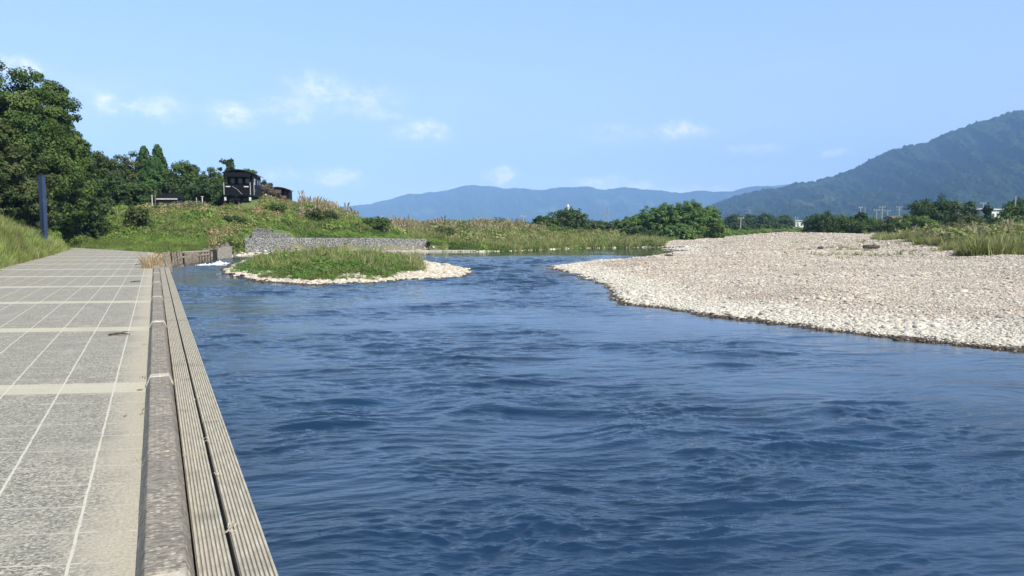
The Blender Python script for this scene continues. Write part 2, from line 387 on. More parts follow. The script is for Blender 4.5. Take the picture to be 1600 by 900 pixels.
# ---------------------------------------------------------------- water
wa = np.radians(np.linspace(-62, 52, 1150)); wr = np.concatenate([np.geomspace(1.2, 4, 60)[:-1], np.geomspace(4, 60, 900), np.geomspace(60.3, 135, 160)])
wx, wy = polar(wa, wr); dr = sdist(RIVER, wx, wy); di = sdist(ISLAND, wx, wy)
wpx = wx / np.maximum(wy, 1) * F + 800
def ridged(x, y):
    g_ = gnoise(x, y); return .55 * (1 - 2.6 * np.sqrt(g_ * g_ + .0016)) + .55 * gnoise(x * .93 + 7.7, y * .93 - 2.2) * 1.6 + .25
qx = wx + .8 * gnoise(wx * .45, wy * .6) ; qy = wy + .55 * gnoise(wx * .5 + 9, wy * .5 - 4)
cx_, sx_ = math.cos(.12), math.sin(.12); rx = qx * cx_ + qy * sx_; ry = -qx * sx_ + qy * cx_
cell = np.maximum(np.hypot(wx, wy) * .0031, .004)
def fade(wl): return np.clip(wl / (cell * 3.0) - .3, 0, 1)
patch = sstep(-.35, .35, fbm(wx * .16, wy * .22 + 5, 3) + .05)
calm_r = 1 - .62 * sstep(1050, 1500, wpx) * sstep(30, 12, wy) * sstep(9.5, 13, wy)
calm_r = calm_r * (1 - .55 * sstep(6, 1, dr * -1) * sstep(0, 4, wx))
rapid = np.exp(-((wpx - 800) / 170) ** 2) * np.exp(-((wy - 41) / 9) ** 2) + np.exp(-((wpx - 790) / 150) ** 2) * np.exp(-((wy - 56) / 7) ** 2)
pool = sstep(72, 62, wy)
amp = (.30 + .95 * patch) * calm_r * (.06 + .94 * pool) + 1.7 * rapid * pool
wz = .016 * fade(2.2) * gnoise(rx / 3.0, ry / 1.3)
wz += .017 * fade(.8) * (ridged(rx / 1.2, ry / .48 + 3) - .5)
wz += .0125 * fade(.4) * (ridged(rx / .72 + 5, ry / .24) - .5)
fine = sstep(-.35, .3, gnoise(wx * .7, wy * .9 + 30))
wz += (.5 + .9 * fine) * .0085 * fade(.20) * (ridged(rx / .36, ry / .115 + 11) - .5)
wz += (.5 + .9 * fine) * .0048 * fade(.09) * (ridged(rx / .18 + 3, ry / .055) - .5)
wz += .024 * sstep(.18, .5, gnoise(rx / 2.2 + 40, ry / .7)) * fade(.8)
wz = wz * amp * 1.9
WV = np.stack([wx.ravel(), wy.ravel(), (WZ + wz).ravel()], -1); WF = grid_faces(len(wr), len(wa))
keep = (dr.ravel()[WF].min(1) < 2.0) & (di.ravel()[WF].min(1) > -2.0)
keep &= ((wx * DV.x + wy * DV.y).ravel()[WF].min(1) > V_DR - .2) | (wy.ravel()[WF].min(1) > 44)
m = bpy.data.materials.new('river_water'); m.use_nodes = True; t = NT(m.node_tree); b = m.node_tree.nodes['Principled BSDF']
pos = t.new('ShaderNodeNewGeometry').outputs['Position']
n = t.noise(pos, .35, 4, .6)
c = t.ramp(n, [(.3, (.001, .010, .030)), (.7, (.003, .022, .056))])
c = t.mix(t.mapr(t.attr('shallow'), .15, 1, 0, .8), c, (.05, .04, .025))
t.l.new(c, b.inputs['Base Color']); b.inputs['Roughness'].default_value = .03; b.inputs['IOR'].default_value = 1.72
bp = t.new('ShaderNodeBump'); bp.inputs['Strength'].default_value = 1; bp.inputs['Distance'].default_value = .012
nv = t.noise(t.vmath('MULTIPLY', pos, (7, 22, 9)), 1, 4, .55, .2)
nv2 = t.noise(t.vmath('MULTIPLY', pos, (1.5, 4.2, 2)), 1, 4, .62, .3)
hsum = t.math('MULTIPLY_ADD', t.math('MULTIPLY', nv2, 6.0), t.attr('far'), nv)
t.l.new(t.math('MULTIPLY', hsum, t.attr('chop')), bp.inputs['Height'])
t.l.new(bp.outputs[0], b.inputs['Normal'])
shal = np.clip(1 - np.minimum(np.abs(dr), np.abs(di)) / 1.5, 0, 1) * (wpx > 830) + .35 * np.clip(rapid, 0, 1)
v, f, a = submesh(WV, WF, keep, {'shallow': shal.ravel(), 'chop': (np.clip(amp, 0, 2.2)).ravel(), 'far': sstep(9, 38, wy).ravel()})
tag(npmesh('river', v, f, m, smooth=True, attrs=a), kind='structure')
M_WATER = m


# ---------------------------------------------------------------- mountains and far country
M_FOREST = bpy.data.materials.new('forest_slope'); M_FOREST.use_nodes = True
t = NT(M_FOREST.node_tree); b = M_FOREST.node_tree.nodes['Principled BSDF']
pos = t.new('ShaderNodeNewGeometry').outputs['Position']
n = t.noise(pos, .004, 5, .65); n2 = t.noise(pos, .03, 4, .7); vo = t.voronoi(pos, .05)
c = t.ramp(n, [(.35, (.009, .022, .010)), (.55, (.020, .038, .013)), (.7, (.036, .054, .018))])
c = t.mix(t.mapr(n2, .4, .65, 0, .7), c, (.012, .028, .012))
c = t.mix(t.mapr(t.noise(pos, .0022, 3, .5), .62, .66, 0, .5), c, (.10, .11, .05))
t.l.new(c, b.inputs['Base Color']); b.inputs['Roughness'].default_value = .95; b.inputs['Specular IOR Level'].default_value = .05
bp = t.new('ShaderNodeBump'); bp.inputs['Strength'].default_value = 1; bp.inputs['Distance'].default_value = 9
t.l.new(t.math('MULTIPLY', vo, -1), bp.inputs['Height']); t.l.new(bp.outputs[0], b.inputs['Normal'])

def mountain(name, crest, Y0, Y1, relief, nx=420, ny=90, sd=0, trees=5):
    """a range whose ridge line runs at distance Y1 and whose foot lies at Y0; crest is (column, row) in photo pixels"""
    cx = np.array([c[0] for c in crest], float); cy = np.array([c[1] for c in crest], float)
    px = np.linspace(cx[0], cx[-1], nx); tt = np.linspace(0, 1.5, ny)
    PX, T = np.meshgrid(px, tt)
    row = np.interp(PX, cx, cy) + 2.6 * gnoise(PX / 21.0 + sd, PX * 0 + .5) + .9 * gnoise(PX / 7.0 + sd, PX * 0 + 2.5)
    Y = Y0 + (Y1 - Y0) * T; Xw = (PX - 800) / F * Y1 * (Y / Y1) ** .55
    Hc = np.maximum(CAM_H + (357 - row) / F * Y1, 3)
    prof = np.where(T <= 1, .12 * np.sin(T * math.pi / 2) + .88 * T ** 1.15, 1 - (T - 1) * 1.6)
    s_ = 1 / relief
    rid = np.abs(fbm(PX / 55.0 + sd + T * .6, T * 1.3 + sd, 4, .55))
    h = Hc * prof * (1 - .62 * np.minimum(rid, .9) * np.clip((1.0 - T) * 3, 0, 1) * np.clip(T * 3, 0, 1))
    h += RNG.normal(0, trees * .35, h.shape) * np.clip(T * 4, 0, 1) + trees * .5 * gnoise(PX / 2.3, T * 60)
    h[0] = -3
    V = np.stack([Xw.ravel(), Y.ravel(), h.ravel()], -1)
    return tag(npmesh(name, V, grid_faces(ny, nx)[:, ::-1], M_FOREST, smooth=True), kind='structure')
mountain('far_hills', [(380, 350), (480, 336), (545, 322), (570, 319), (600, 314), (640, 303), (670, 301), (700, 297), (735, 291), (765, 291), (785, 295), (820, 294), (850, 297),
        (885, 292), (915, 292), (945, 297), (975, 294), (1000, 295), (1030, 299), (1060, 302), (1090, 298), (1115, 301), (1140, 299), (1165, 294), (1200, 290), (1260, 288), (1350, 300), (1700, 300)],
        5200, 7000, 1, 560, 70, 3.0, 3)
mountain('mountain', [(1060, 340), (1100, 324), (1140, 309), (1165, 303), (1190, 297), (1210, 296), (1240, 287), (1265, 283), (1290, 279), (1310, 272), (1330, 265), (1350, 252),
        (1370, 243), (1385, 236), (1410, 229), (1440, 225), (1460, 213), (1490, 202), (1515, 192), (1540, 186), (1560, 180), (1580, 176), (1600, 174), (1640, 171), (1700, 172), (1800, 185), (2000, 200), (2300, 240)],
        1500, 3200, 1, 620, 150, 8.0, 9)
def low_hill(px0, px1, top, Y, sd):
    xs = np.linspace(px0, px1, 9); return mountain('wooded_hill', [(px0, 357)] + [(x, 357 - (357 - top) * (.65 + .35 * math.sin(sd + i * 1.9)) * math.sin(math.pi * (i + .6) / 9.2) ** .5) for i, x in enumerate(xs)] + [(px1 + 4, 357)], Y * .9, Y, 1, 160, 24, sd, 5)
low_hill(640, 860, 342, 1500, 1.3); low_hill(770, 830, 337, 1900, 4.0); low_hill(900, 1000, 345, 1300, 2.2); low_hill(1100, 1260, 342, 900, 5.2)

# ---------------------------------------------------------------- haze
hb = MB().box((500, 3700, 391), (22000, 9400, 786))
M_HAZE = bpy.data.materials.new('haze'); M_HAZE.use_nodes = True; t = NT(M_HAZE.node_tree)
M_HAZE.node_tree.nodes.remove(M_HAZE.node_tree.nodes['Principled BSDF'])
pv = t.new('ShaderNodeVolumePrincipled'); pv.inputs['Color'].default_value = (.34, .57, 1.0, 1); pv.inputs['Density'].default_value = .00014
pv.inputs['Anisotropy'].default_value = -.25
t.l.new(pv.outputs[0], M_HAZE.node_tree.nodes['Material Output'].inputs['Volume'])
tag(hb.build('haze', M_HAZE), kind='stuff')

# ---------------------------------------------------------------- promenade, kerb, planks
def to_uv(o):
    o.rotation_euler.z = PA; return o     # object axes: x across (v), y along (u)
m = bpy.data.materials.new('exposed_aggregate_paving'); m.use_nodes = True; t = NT(m.node_tree); b = m.node_tree.nodes['Principled BSDF']
ob = t.new('ShaderNodeTexCoord').outputs['Object']; gm = t.new('ShaderNodeNewGeometry').outputs['Position']
ox, oy, oz = t.sep(ob); wxs, wys, _ = t.sep(gm)
sp = t.math('MULTIPLY_ADD', t.sep(t.voronoi(ob, 75, out='Color'))[0], .34, t.math('MULTIPLY', t.noise(ob, 40, 4, .85), .66)); sp2 = t.noise(ob, 120, 2, .8); big = t.noise(ob, .6, 5, .65)
c = t.ramp(sp, [(.30, (.08, .072, .056)), (.43, (.185, .17, .135)), (.56, (.285, .262, .205)), (.68, (.46, .42, .33))])
c = t.mix(t.mapr(sp2, .58, .72, 0, .45), c, (.46, .43, .36))
c = t.mix(t.mapr(big, .35, .7, .0, .5), c, (.25, .232, .185)); c = t.mix(t.mapr(t.noise(ob, 2.3, 5, .7), .5, .7, 0, .4), c, (.40, .355, .27))
wcol = t.math('SUBTRACT', wys, t.math('MULTIPLY', wxs, .11))
# sand washed towards the kerb
sandn = t.noise(ob, 1.7, 5, .7)
ss = t.math('MULTIPLY', t.mapr(t.math('ADD', ox, t.math('MULTIPLY', t.math('SUBTRACT', sandn, .5), .45)), V_KL - .42, V_KL - .02, 0, 1), .85)
sand = t.ramp(t.noise(ob, 60, 3, .7), [(.3, (.30, .26, .19)), (.7, (.50, .45, .34))])
c = t.mix(ss, c, sand)
VA = VOF(103, 900); VB = VOF(-75, 900); SPV = VA - VB
lw = t.math('ADD', ox, t.math('MULTIPLY', t.math('SUBTRACT', t.noise(ob, 9, 2), .5), .012))
lf = t.math('ABSOLUTE', t.math('SUBTRACT', t.math('FRACT', t.math('ADD', t.math('DIVIDE', t.math('SUBTRACT', lw, VA), SPV), 100.5)), .5))
line = t.mapr(lf, .013, .020, 1, 0)
line = t.math('MULTIPLY', line, t.mapr(t.noise(ob, 7, 4, .75), .3, .5, .5, 1.0))
# fine cross joints, faint and broken
cw = t.math('ADD', wcol, t.math('MULTIPLY', t.math('SUBTRACT', t.noise(ob, 4, 2), .5), .02))
cf = t.math('ABSOLUTE', t.math('SUBTRACT', t.math('FRACT', t.math('ADD', t.math('DIVIDE', cw, .37), 100.0)), .5))
cross = t.math('MULTIPLY', t.mapr(cf, .010, .022, 1, 0), t.mapr(t.noise(ob, 2.6, 3, .7), .38, .56, .0, .75))
bf = t.math('ABSOLUTE', t.math('SUBTRACT', t.math('FRACT', t.math('ADD', t.math('DIVIDE', t.math('SUBTRACT', wcol, 7.5), 4.45), 100.5)), .5))
band = t.math('MULTIPLY', t.mapr(bf, .050, .056, 1, 0), t.mapr(t.noise(ob, .9, 4, .6), .3, .5, .7, .95))
bandc = t.ramp(t.noise(ob, 40, 4, .7), [(.3, (.36, .325, .235)), (.7, (.52, .47, .35))])
c = t.mix(band, c, bandc); c = t.mix(t.math('MAXIMUM', line, cross), c, (.50, .46, .37))
stain = t.mapr(t.noise(ob, 1.1, 6, .75), .55, .72, 0, .35); c = t.mix(stain, c, (.10, .095, .085))
t.l.new(c, b.inputs['Base Color']); b.inputs['Roughness'].default_value = .85; b.inputs['Specular IOR Level'].default_value = .25
bp = t.new('ShaderNodeBump'); bp.inputs['Strength'].default_value = .6; bp.inputs['Distance'].default_value = .006
t.l.new(sp, bp.inputs['Height']); t.l.new(bp.outputs[0], b.inputs['Normal']); M_PAVE = m
pp = [(p.dot(DV), p.dot(DU)) for p in PATH]; pm = MB(); n = len(pp)
pm.add([(x, y, 0) for x, y in pp] + [(x, y, -.12) for x, y in pp], [tuple(range(n)), tuple(range(n, 2 * n))[::-1]] + [(i, n + i, n + (i + 1) % n, (i + 1) % n) for i in range(n)])
tag(to_uv(pm.build('promenade', M_PAVE)), kind='structure')

def concrete(name, col, dark, scale=14, streak=(1, 1, 1), specks=True):
    m = bpy.data.materials.new(name); m.use_nodes = True; t = NT(m.node_tree); b = m.node_tree.nodes['Principled BSDF']
    ob = t.new('ShaderNodeTexCoord').outputs['Object']; v = t.vmath('MULTIPLY', ob, streak)
    n = t.noise(v, scale, 6, .7); n2 = t.noise(ob, 1.3, 4, .6)
    c = t.ramp(n, [(.32, dark), (.5, col), (.7, tuple(min(.8, q * 1.35) for q in col))])
    c = t.mix(t.mapr(n2, .4, .65, 0, .55), c, tuple((p + q) / 2 for p, q in zip(col, dark)))
    if specks:
        vo_ = t.new('ShaderNodeTexVoronoi'); t.l.new(t.vmath('MULTIPLY', v, (1.0, .9, 1.0)), vo_.inputs['Vector']); vo_.inputs['Scale'].default_value = scale * 1.6; cc_ = t.sep(vo_.outputs['Color'])
        fl_ = t.math('MULTIPLY', t.mapr(cc_[0], .62, .7, 0, 1), t.mapr(vo_.outputs['Distance'], .30, .42, 1, 0)); c = t.mix(t.math('MULTIPLY', fl_, .75), c, tuple(min(.8, q * 1.95) for q in col))
        c = t.mix(t.math('MULTIPLY', t.mapr(cc_[1], .6, .7, 0, 1), .55), c, dark)
    t.l.new(c, b.inputs['Base Color']); b.inputs['Roughness'].default_value = .88; b.inputs['Specular IOR Level'].default_value = .2
    bp = t.new('ShaderNodeBump'); bp.inputs['Strength'].default_value = .8; bp.inputs['Distance'].default_value = .006
    t.l.new(n, bp.inputs['Height']); t.l.new(bp.outputs[0], b.inputs['Normal']); return m
M_KERB = concrete('weathered_kerb_concrete', (.27, .235, .185), (.10, .088, .07), 22, (1, 2.2, 1))
M_CAP = concrete('pale_mortar', (.43, .39, .31), (.28, .25, .20), 20)
M_WALL = concrete('quay_concrete', (.22, .21, .19), (.08, .075, .065), 5)
KH = .095; chl = V_TL - V_KL; chr_ = V_KR - V_TR
kb = MB(); cap = MB(); joints = [BU(k, (V_KL + V_KR) / 2) + .05 for k in range(-5, 11)]
joints = [j for j in joints if j < U_END - 8]; CAP0 = BU(0, V_KL) - 1
fine_ys = []
for a, c_ in zip(joints[:-1], joints[1:]):
    y = a + .07
    while y < c_ - .08:
        y2 = min(y + RNG.uniform(.36, .62), c_ - .07)
        if c_ - .07 - y2 < .2: y2 = c_ - .07
        e = RNG.uniform(.0, .005); g = RNG.uniform(-.002, .001)
        kb.prism([(V_KL + g, -.1), (V_KL + g, .012), (V_TL + g, KH + e), (V_TR + g, KH + e), (V_KR + g, .012), (V_KR + g, -.1)], y + .004, y2 - .004)
        y = y2
    if c_ > CAP0: cap.prism([(V_KL - .006, -.1), (V_KL - .006, .02), (V_TL - .004, KH + .012), (V_TR + .004, KH + .012), (V_KR + .004, .02), (V_KR + .004, -.1)], c_ - .07, c_ + .07)
mo = MB(); i_ = .003
mo.prism([(V_KL + i_, -.1), (V_KL + i_, .011), (V_TL + i_, KH - .003), (V_TR - i_, KH - .003), (V_KR - i_, .011), (V_KR - i_, -.1)], joints[0], joints[-1])
tag(to_uv(mo.build('kerb_mortar', M_CAP)), kind='structure')
ko = tag(to_uv(kb.build('kerb', M_KERB, bevel=.006)), kind='structure')
tag(to_uv(cap.build('kerb_joint', M_CAP, bevel=.008)), kind='structure')
qw = MB(); qw.box(((V_KL + V_DR - .03) / 2, (U_END - 40) / 2, -1.06), (V_DR - .03 - V_KL, U_END + 40, 1.90))
tag(to_uv(qw.build('quay', M_WALL)), kind='structure')
# far end of the quay: three rows of kerb blocks instead of planks
fb = MB(); yb = joints[-1] + .1
vv = [V_KL, V_KL + .30, (V_KL + .3 + V_DR) / 2 + .03, V_DR]
pl_end = joints[-1] - 4.4
for r_, (a, c_) in enumerate(zip(vv[:-1], vv[1:])):
    y = yb if r_ == 0 else pl_end + .02
    while y < U_END - .1:
        y2 = min(y + RNG.uniform(.5, .75), U_END); e = RNG.uniform(-.008, .008)
        fb.box(((a + c_) / 2, (y + y2) / 2, -.03 + e), (c_ - a - .02, y2 - y - .012, .12)); y = y2
tag(to_uv(fb.build('edging_blocks', M_KERB, bevel=.008)), kind='structure')

# ribbed planks
m = bpy.data.materials.new('ribbed_grey_plank'); m.use_nodes = True; t = NT(m.node_tree); b = m.node_tree.nodes['Principled BSDF']
ob = t.new('ShaderNodeTexCoord').outputs['Object']; n = t.noise(t.vmath('MULTIPLY', ob, (6, 1, 6)), 7, 6, .7); oz = t.sep(ob)[2]
c = t.ramp(n, [(.3, (.29, .255, .19)), (.5, (.41, .365, .275)), (.72, (.54, .48, .37))])
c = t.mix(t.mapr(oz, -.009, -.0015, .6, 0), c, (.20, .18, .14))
c = t.mix(t.mapr(t.noise(ob, 2.2, 5, .7), .5, .68, 0, .45), c, (.17, .155, .125))
c = t.mix(t.mapr(t.noise(ob, 150, 2, .7), .66, .70, 0, .6), c, (.65, .62, .54))
t.l.new(c, b.inputs['Base Color']); b.inputs['Roughness'].default_value = .85; b.inputs['Specular IOR Level'].default_value = .2
bp = t.new('ShaderNodeBump'); bp.inputs['Strength'].default_value = .6; bp.inputs['Distance'].default_value = .003
t.l.new(t.noise(ob, 60, 4, .7), bp.inputs['Height']); t.l.new(bp.outputs[0], b.inputs['Normal']); M_PLANK = m
def plank_mesh(v0, v1, L):
    nr = 8; w = v1 - v0; prof = []; cw_ = w / nr
    for i in range(nr):
        x = v0 + i * cw_
        for fr, z in ((.0, -.009), (.10, -.009), (.24, -.002), (.36, 0), (.74, 0), (.86, -.002), (.98, -.009)): prof.append((x + fr * cw_, z))
    prof = [(v0, -.06)] + prof + [(v1, -.012), (v1, -.06)]
    return MB().prism(prof, 0, L)
row_lab = {(0, 0): 'long ribbed grey plank beside the kerb, nearest the viewer in its row', (1, 0): 'long ribbed grey plank along the water edge, nearest the viewer in its row',
           (9, 9): '', (0, 1): 'ribbed grey plank beside the kerb, second from the viewer in its row', (1, 1): 'ribbed grey plank along the water edge, second from the viewer in its row'}
kgap = {0: 0.006, 1: 0.0}
for row, (v0, v1) in enumerate(((V_KR + .008, V_P1 - .003), (V_P2 + .005, V_DR))):
    i = 0; y = -3.0; ords = ['', '', 'third', 'fourth', 'fifth', 'sixth', 'seventh', 'eighth', 'ninth', 'tenth', 'eleventh', 'twelfth']
    def far_label(i): return 'ribbed grey plank %s, %s from the viewer in its row' % ('beside the kerb' if row == 0 else 'along the water edge', ords[i])
    L = 8.3 if row == 0 else 9.2
    while y < pl_end - .5:
        L_ = min(L, pl_end - y)
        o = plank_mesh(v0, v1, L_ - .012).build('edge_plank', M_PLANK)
        o.rotation_euler.z = PA + RNG.uniform(-.0006, .0006); o.location = uv(y, 0, .035 + RNG.uniform(-.004, .004))
        lab = row_lab.get((row, i)) or far_label(i)
        tag(o, lab, 'plank', 'ribbed planks laid along the quay edge'); y += L_; i += 1; L = 4.4

# ---------------------------------------------------------------- scattered stones and vegetation (instanced ground cover)
def src(name, V, Fc, m, attrs=None, smooth=False):
    return npmesh(name, V, Fc, m, smooth=smooth, attrs=attrs, link=False)
def make_col(name, objs):
    c = bpy.data.collections.new(name)
    for o in objs: c.objects.link(o)
    return c
def scatter(name, pts, sc, col, kind='stuff', tilt=math.pi, mat_=None, label=None, cat=None, zs=None):
    me = bpy.data.meshes.new(name); me.vertices.add(len(pts)); me.vertices.foreach_set('co', np.asarray(pts, np.float32).ravel())
    a = me.attributes.new('sc', 'FLOAT', 'POINT'); a.data.foreach_set('value', np.asarray(sc, np.float32))
    if mat_: me.materials.append(mat_)
    o = bpy.data.objects.new(name, me); C.objects.link(o)
    ng = bpy.data.node_groups.new(name, 'GeometryNodeTree')
    ng.interface.new_socket('Geometry', in_out='INPUT', socket_type='NodeSocketGeometry')
    ng.interface.new_socket('Geometry', in_out='OUTPUT', socket_type='NodeSocketGeometry')
    N = ng.nodes; L = ng.links; gi = N.new('NodeGroupInput'); go = N.new('NodeGroupOutput')
    ci = N.new('GeometryNodeCollectionInfo'); ci.inputs['Collection'].default_value = col
    ci.inputs['Separate Children'].default_value = True; ci.inputs['Reset Children'].default_value = True
    ip = N.new('GeometryNodeInstanceOnPoints'); ip.inputs['Pick Instance'].default_value = True
    rv = N.new('FunctionNodeRandomValue'); rv.data_type = 'FLOAT_VECTOR'
    rv.inputs['Min'].default_value = (-tilt, -tilt, 0); rv.inputs['Max'].default_value = (tilt, tilt, 6.283)
    at_ = N.new('GeometryNodeInputNamedAttribute'); at_.data_type = 'FLOAT'; at_.inputs['Name'].default_value = 'sc'
    L.new(gi.outputs[0], ip.inputs['Points']); L.new(ci.outputs[0], ip.inputs['Instance'])
    L.new(rv.outputs['Value'], ip.inputs['Rotation']); L.new(at_.outputs['Attribute'], ip.inputs['Scale'])
    L.new(ip.outputs[0], go.inputs[0])
    md = o.modifiers.new('scatter', 'NODES'); md.node_group = ng
    return tag(o, label, cat, None, kind)
def stone_src(i, m, flat=.55):
    bm = bmesh.new(); bmesh.ops.create_icosphere(bm, subdivisions=2, radius=.5); r = np.random.default_rng(100 + i)
    pl = [Vector(r.normal(size=3)).normalized() for _ in range(7)]
    for v in bm.verts:
        for p_ in pl:
            d = v.co.dot(p_) - .36
            if d > 0: v.co -= p_ * d * .8
        v.co.x *= 1.25; v.co.z *= flat
    V = np.array([v.co[:] for v in bm.verts]); Fc = np.array([[v.index for v in f.verts] for f in bm.faces]); bm.free()
    return src('stone', V, Fc, m, smooth=True)
def stonemat(name, stops):
    m = bpy.data.materials.new(name); m.use_nodes = True; t = NT(m.node_tree); b = m.node_tree.nodes['Principled BSDF']
    f = t.new('ShaderNodeObjectInfo').outputs['Random']; ob = t.new('ShaderNodeTexCoord').outputs['Object']
    c = t.ramp(f, [(i / (len(stops) - 1), s) for i, s in enumerate(stops)])
    c = t.mix(t.mapr(t.noise(ob, 5, 4, .7), .45, .7, 0, .3), c, (.30, .26, .21))
    t.l.new(c, b.inputs['Base Color']); b.inputs['Roughness'].default_value = .8; b.inputs['Specular IOR Level'].default_value = .25; return m
M_ST1 = stonemat('river_stone', [(.19, .16, .12), (.37, .305, .23), (.45, .375, .29), (.28, .24, .19), (.53, .455, .36), (.40, .32, .25), (.31, .285, .25), (.64, .57, .47), (.39, .335, .26)])
M_ST2 = stonemat('bleached_stone', [(.33, .295, .23), (.53, .48, .39), (.45, .41, .32), (.65, .60, .51), (.27, .24, .185)])
M_ST3 = stonemat('wet_algae_stone', [(.03, .022, .015), (.06, .035, .025), (.045, .04, .022), (.10, .08, .06)])
c_st = [make_col('stones%d' % k, [stone_src(i + k * 10, mm) for i in range(6)]) for k, mm in enumerate((M_ST1, M_ST2, M_ST3, stonemat('islet_stone', [(.33, .28, .21), (.50, .44, .34), (.42, .36, .27), (.62, .56, .46), (.25, .215, .165)])))]
def sample(n, px0, px1, y0, y1, power=1.0):
    """points over a view wedge, denser near by"""
    px = RNG.uniform(px0, px1, n); yy = np.exp(RNG.uniform(math.log(y0), math.log(y1), n)) if power else RNG.uniform(y0, y1, n)
    return (px - 800) / F * yy, yy
def shore_d(x, y):
    h, dr_, di_, dp_, px = ground(x, y, True); return h, np.minimum(dr_, 99), di_
x, y = sample(1050000, 830, 1720, 13, 150)
h, d_, di_ = shore_d(x, y); ok = bar_region(x, y, fbm(x * .15, y * .15, 3) * 60) & (d_ > -.35) & (h > WZ - .12)
x, y, h, d_ = x[ok], y[ok], h[ok], d_[ok]
sz = np.exp(RNG.normal(0, .38, len(x))) * (.029 + .0007 * y) * (1 + .9 * fbm(x * .18, y * .4, 3)) * np.where(d_ < 2, 1.15, 1)
kk = fbm(x * .5, y * .5, 2) * 1.2 + RNG.normal(0, .5, len(x))
band2 = (d_ + kk < 2.4) & (d_ > .15); wet = d_ < .20 + .12 * RNG.normal(size=len(x)); rest = ~band2 & ~wet
band2 &= ~wet
for nm, s_, cc, lab, cat in (('gravel_stones', rest, 0, 'beige and pinkish round gravel covering the bar on the right bank', 'gravel'),
                            ('bleached_stones', band2, 1, 'band of chalky white stones along the edge of the gravel bar', 'stones'),
                            ('wet_stones', wet, 2, 'dark wet stones on the waterline of the gravel bar', 'stones')):
    scatter(nm, np.stack([x[s_], y[s_], h[s_] + sz[s_] * .12], -1), sz[s_], c_st[cc], label=lab, cat=cat, tilt=.35)
# island stones
px = RNG.uniform(345, 740, 110000); yy = RNG.uniform(30, 62, 110000); x = (px - 800) / F * yy; y = yy
h, d_, di_ = shore_d(x, y); ok = (di_ < .25) & (h > WZ - .12); x, y, h, di_ = x[ok], y[ok], h[ok], di_[ok]
sz = np.exp(RNG.normal(0, .5, len(x))) * .085; wet = di_ > -.12
scatter('island_stones', np.stack([x[~wet], y[~wet], h[~wet] + .02], -1), sz[~wet], c_st[3], label='pale boulders and stones round the grassy islet', cat='stones', tilt=.5)
scatter('island_wet_stones', np.stack([x[wet], y[wet], h[wet] + .02], -1), sz[wet], c_st[2], label='dark wet stones on the waterline of the islet', cat='stones', tilt=.5)
# far bank stones along the water and the rubble at the foot of the gabion wall
px = RNG.uniform(355, 1080, 26000); yy = RNG.uniform(62, 105, 26000); x = (px - 800) / F * yy; y = yy
h, d_, di_ = shore_d(x, y); ok = (h < WZ + .55) & (d_ > -.1) & (d_ < np.where(px < 480, .8, np.where(px < 760, .5, .15 + .5 * (fbm(x * .1, y * .1, 2) > .1)))) & (di_ > 2); x, y, h = x[ok], y[ok], h[ok]
scatter('far_bank_stones', np.stack([x, y, h + .03], -1), np.exp(RNG.normal(0, .45, len(x))) * np.where((x / y * F + 800) < 470, .26, .15), c_st[1], label='pale rubble stones along the foot of the far bank', cat='stones', tilt=.5)

def blades_src(i, m, n=16, h=1.0, spread=.28, w=.02, droop=.5, seg=3, plume=0):
    r = np.random.default_rng(300 + i); V = []; Fc = []; rnd = []
    for _ in range(n):
        a = r.uniform(0, 2 * math.pi); rad = spread * math.sqrt(r.uniform()) * .6; bx, by = rad * math.cos(a), rad * math.sin(a)
        a2 = a + r.normal(0, .6); hh = h * r.uniform(.55, 1.05); lean = r.uniform(.1, 1) * droop * hh; q = a2 + math.pi / 2 + r.normal(0, .5)
        wx_, wy_ = math.cos(q) * w, math.sin(q) * w; b0 = len(V); cv = r.uniform()
        for s_ in range(seg + 1):
            tt = s_ / seg; ww = (1 - tt ** 1.6) * r.uniform(.85, 1.15) + .08
            cx0 = bx + math.cos(a2) * lean * tt * tt; cy0 = by + math.sin(a2) * lean * tt * tt; cz = hh * (tt - .28 * droop * tt ** 3)
            V += [(cx0 - wx_ * ww, cy0 - wy_ * ww, cz), (cx0 + wx_ * ww, cy0 + wy_ * ww, cz)]; rnd += [cv, cv]
        for s_ in range(seg): Fc.append((b0 + 2 * s_, b0 + 2 * s_ + 1, b0 + 2 * s_ + 3, b0 + 2 * s_ + 2))
    return src('tuft', V, Fc, m, attrs={'rnd': ('POINT', rnd)})
def leafy_src(i, m, n=60, R_=.5, size=.09, H_=.6):
    """a low weed clump: leaves over a half dome"""
    r = np.random.default_rng(500 + i); V = []; Fc = []; rnd = []
    for _ in range(n):
        d = r.normal(size=3); d[2] = abs(d[2]); d /= np.linalg.norm(d); rr = r.uniform(.45, 1) ** .5
        c0 = np.array([d[0] * R_ * rr, d[1] * R_ * rr, d[2] * H_ * rr + r.normal(0, .04)]); nn = d + r.normal(0, .6, 3); nn /= np.linalg.norm(nn)
        t1 = np.cross(nn, r.normal(size=3)); t1 /= np.linalg.norm(t1); t2 = np.cross(nn, t1); s_ = size * r.uniform(.6, 1.4); b0 = len(V)
        V += [c0 - t1 * s_, c0 - t2 * s_ * .6, c0 + t1 * s_, c0 + t2 * s_ * .6]; Fc.append((b0, b0 + 1, b0 + 2, b0 + 3)); rnd += [r.uniform()] * 4
    return src('weed', V, Fc, m, attrs={'rnd': ('POINT', rnd)})
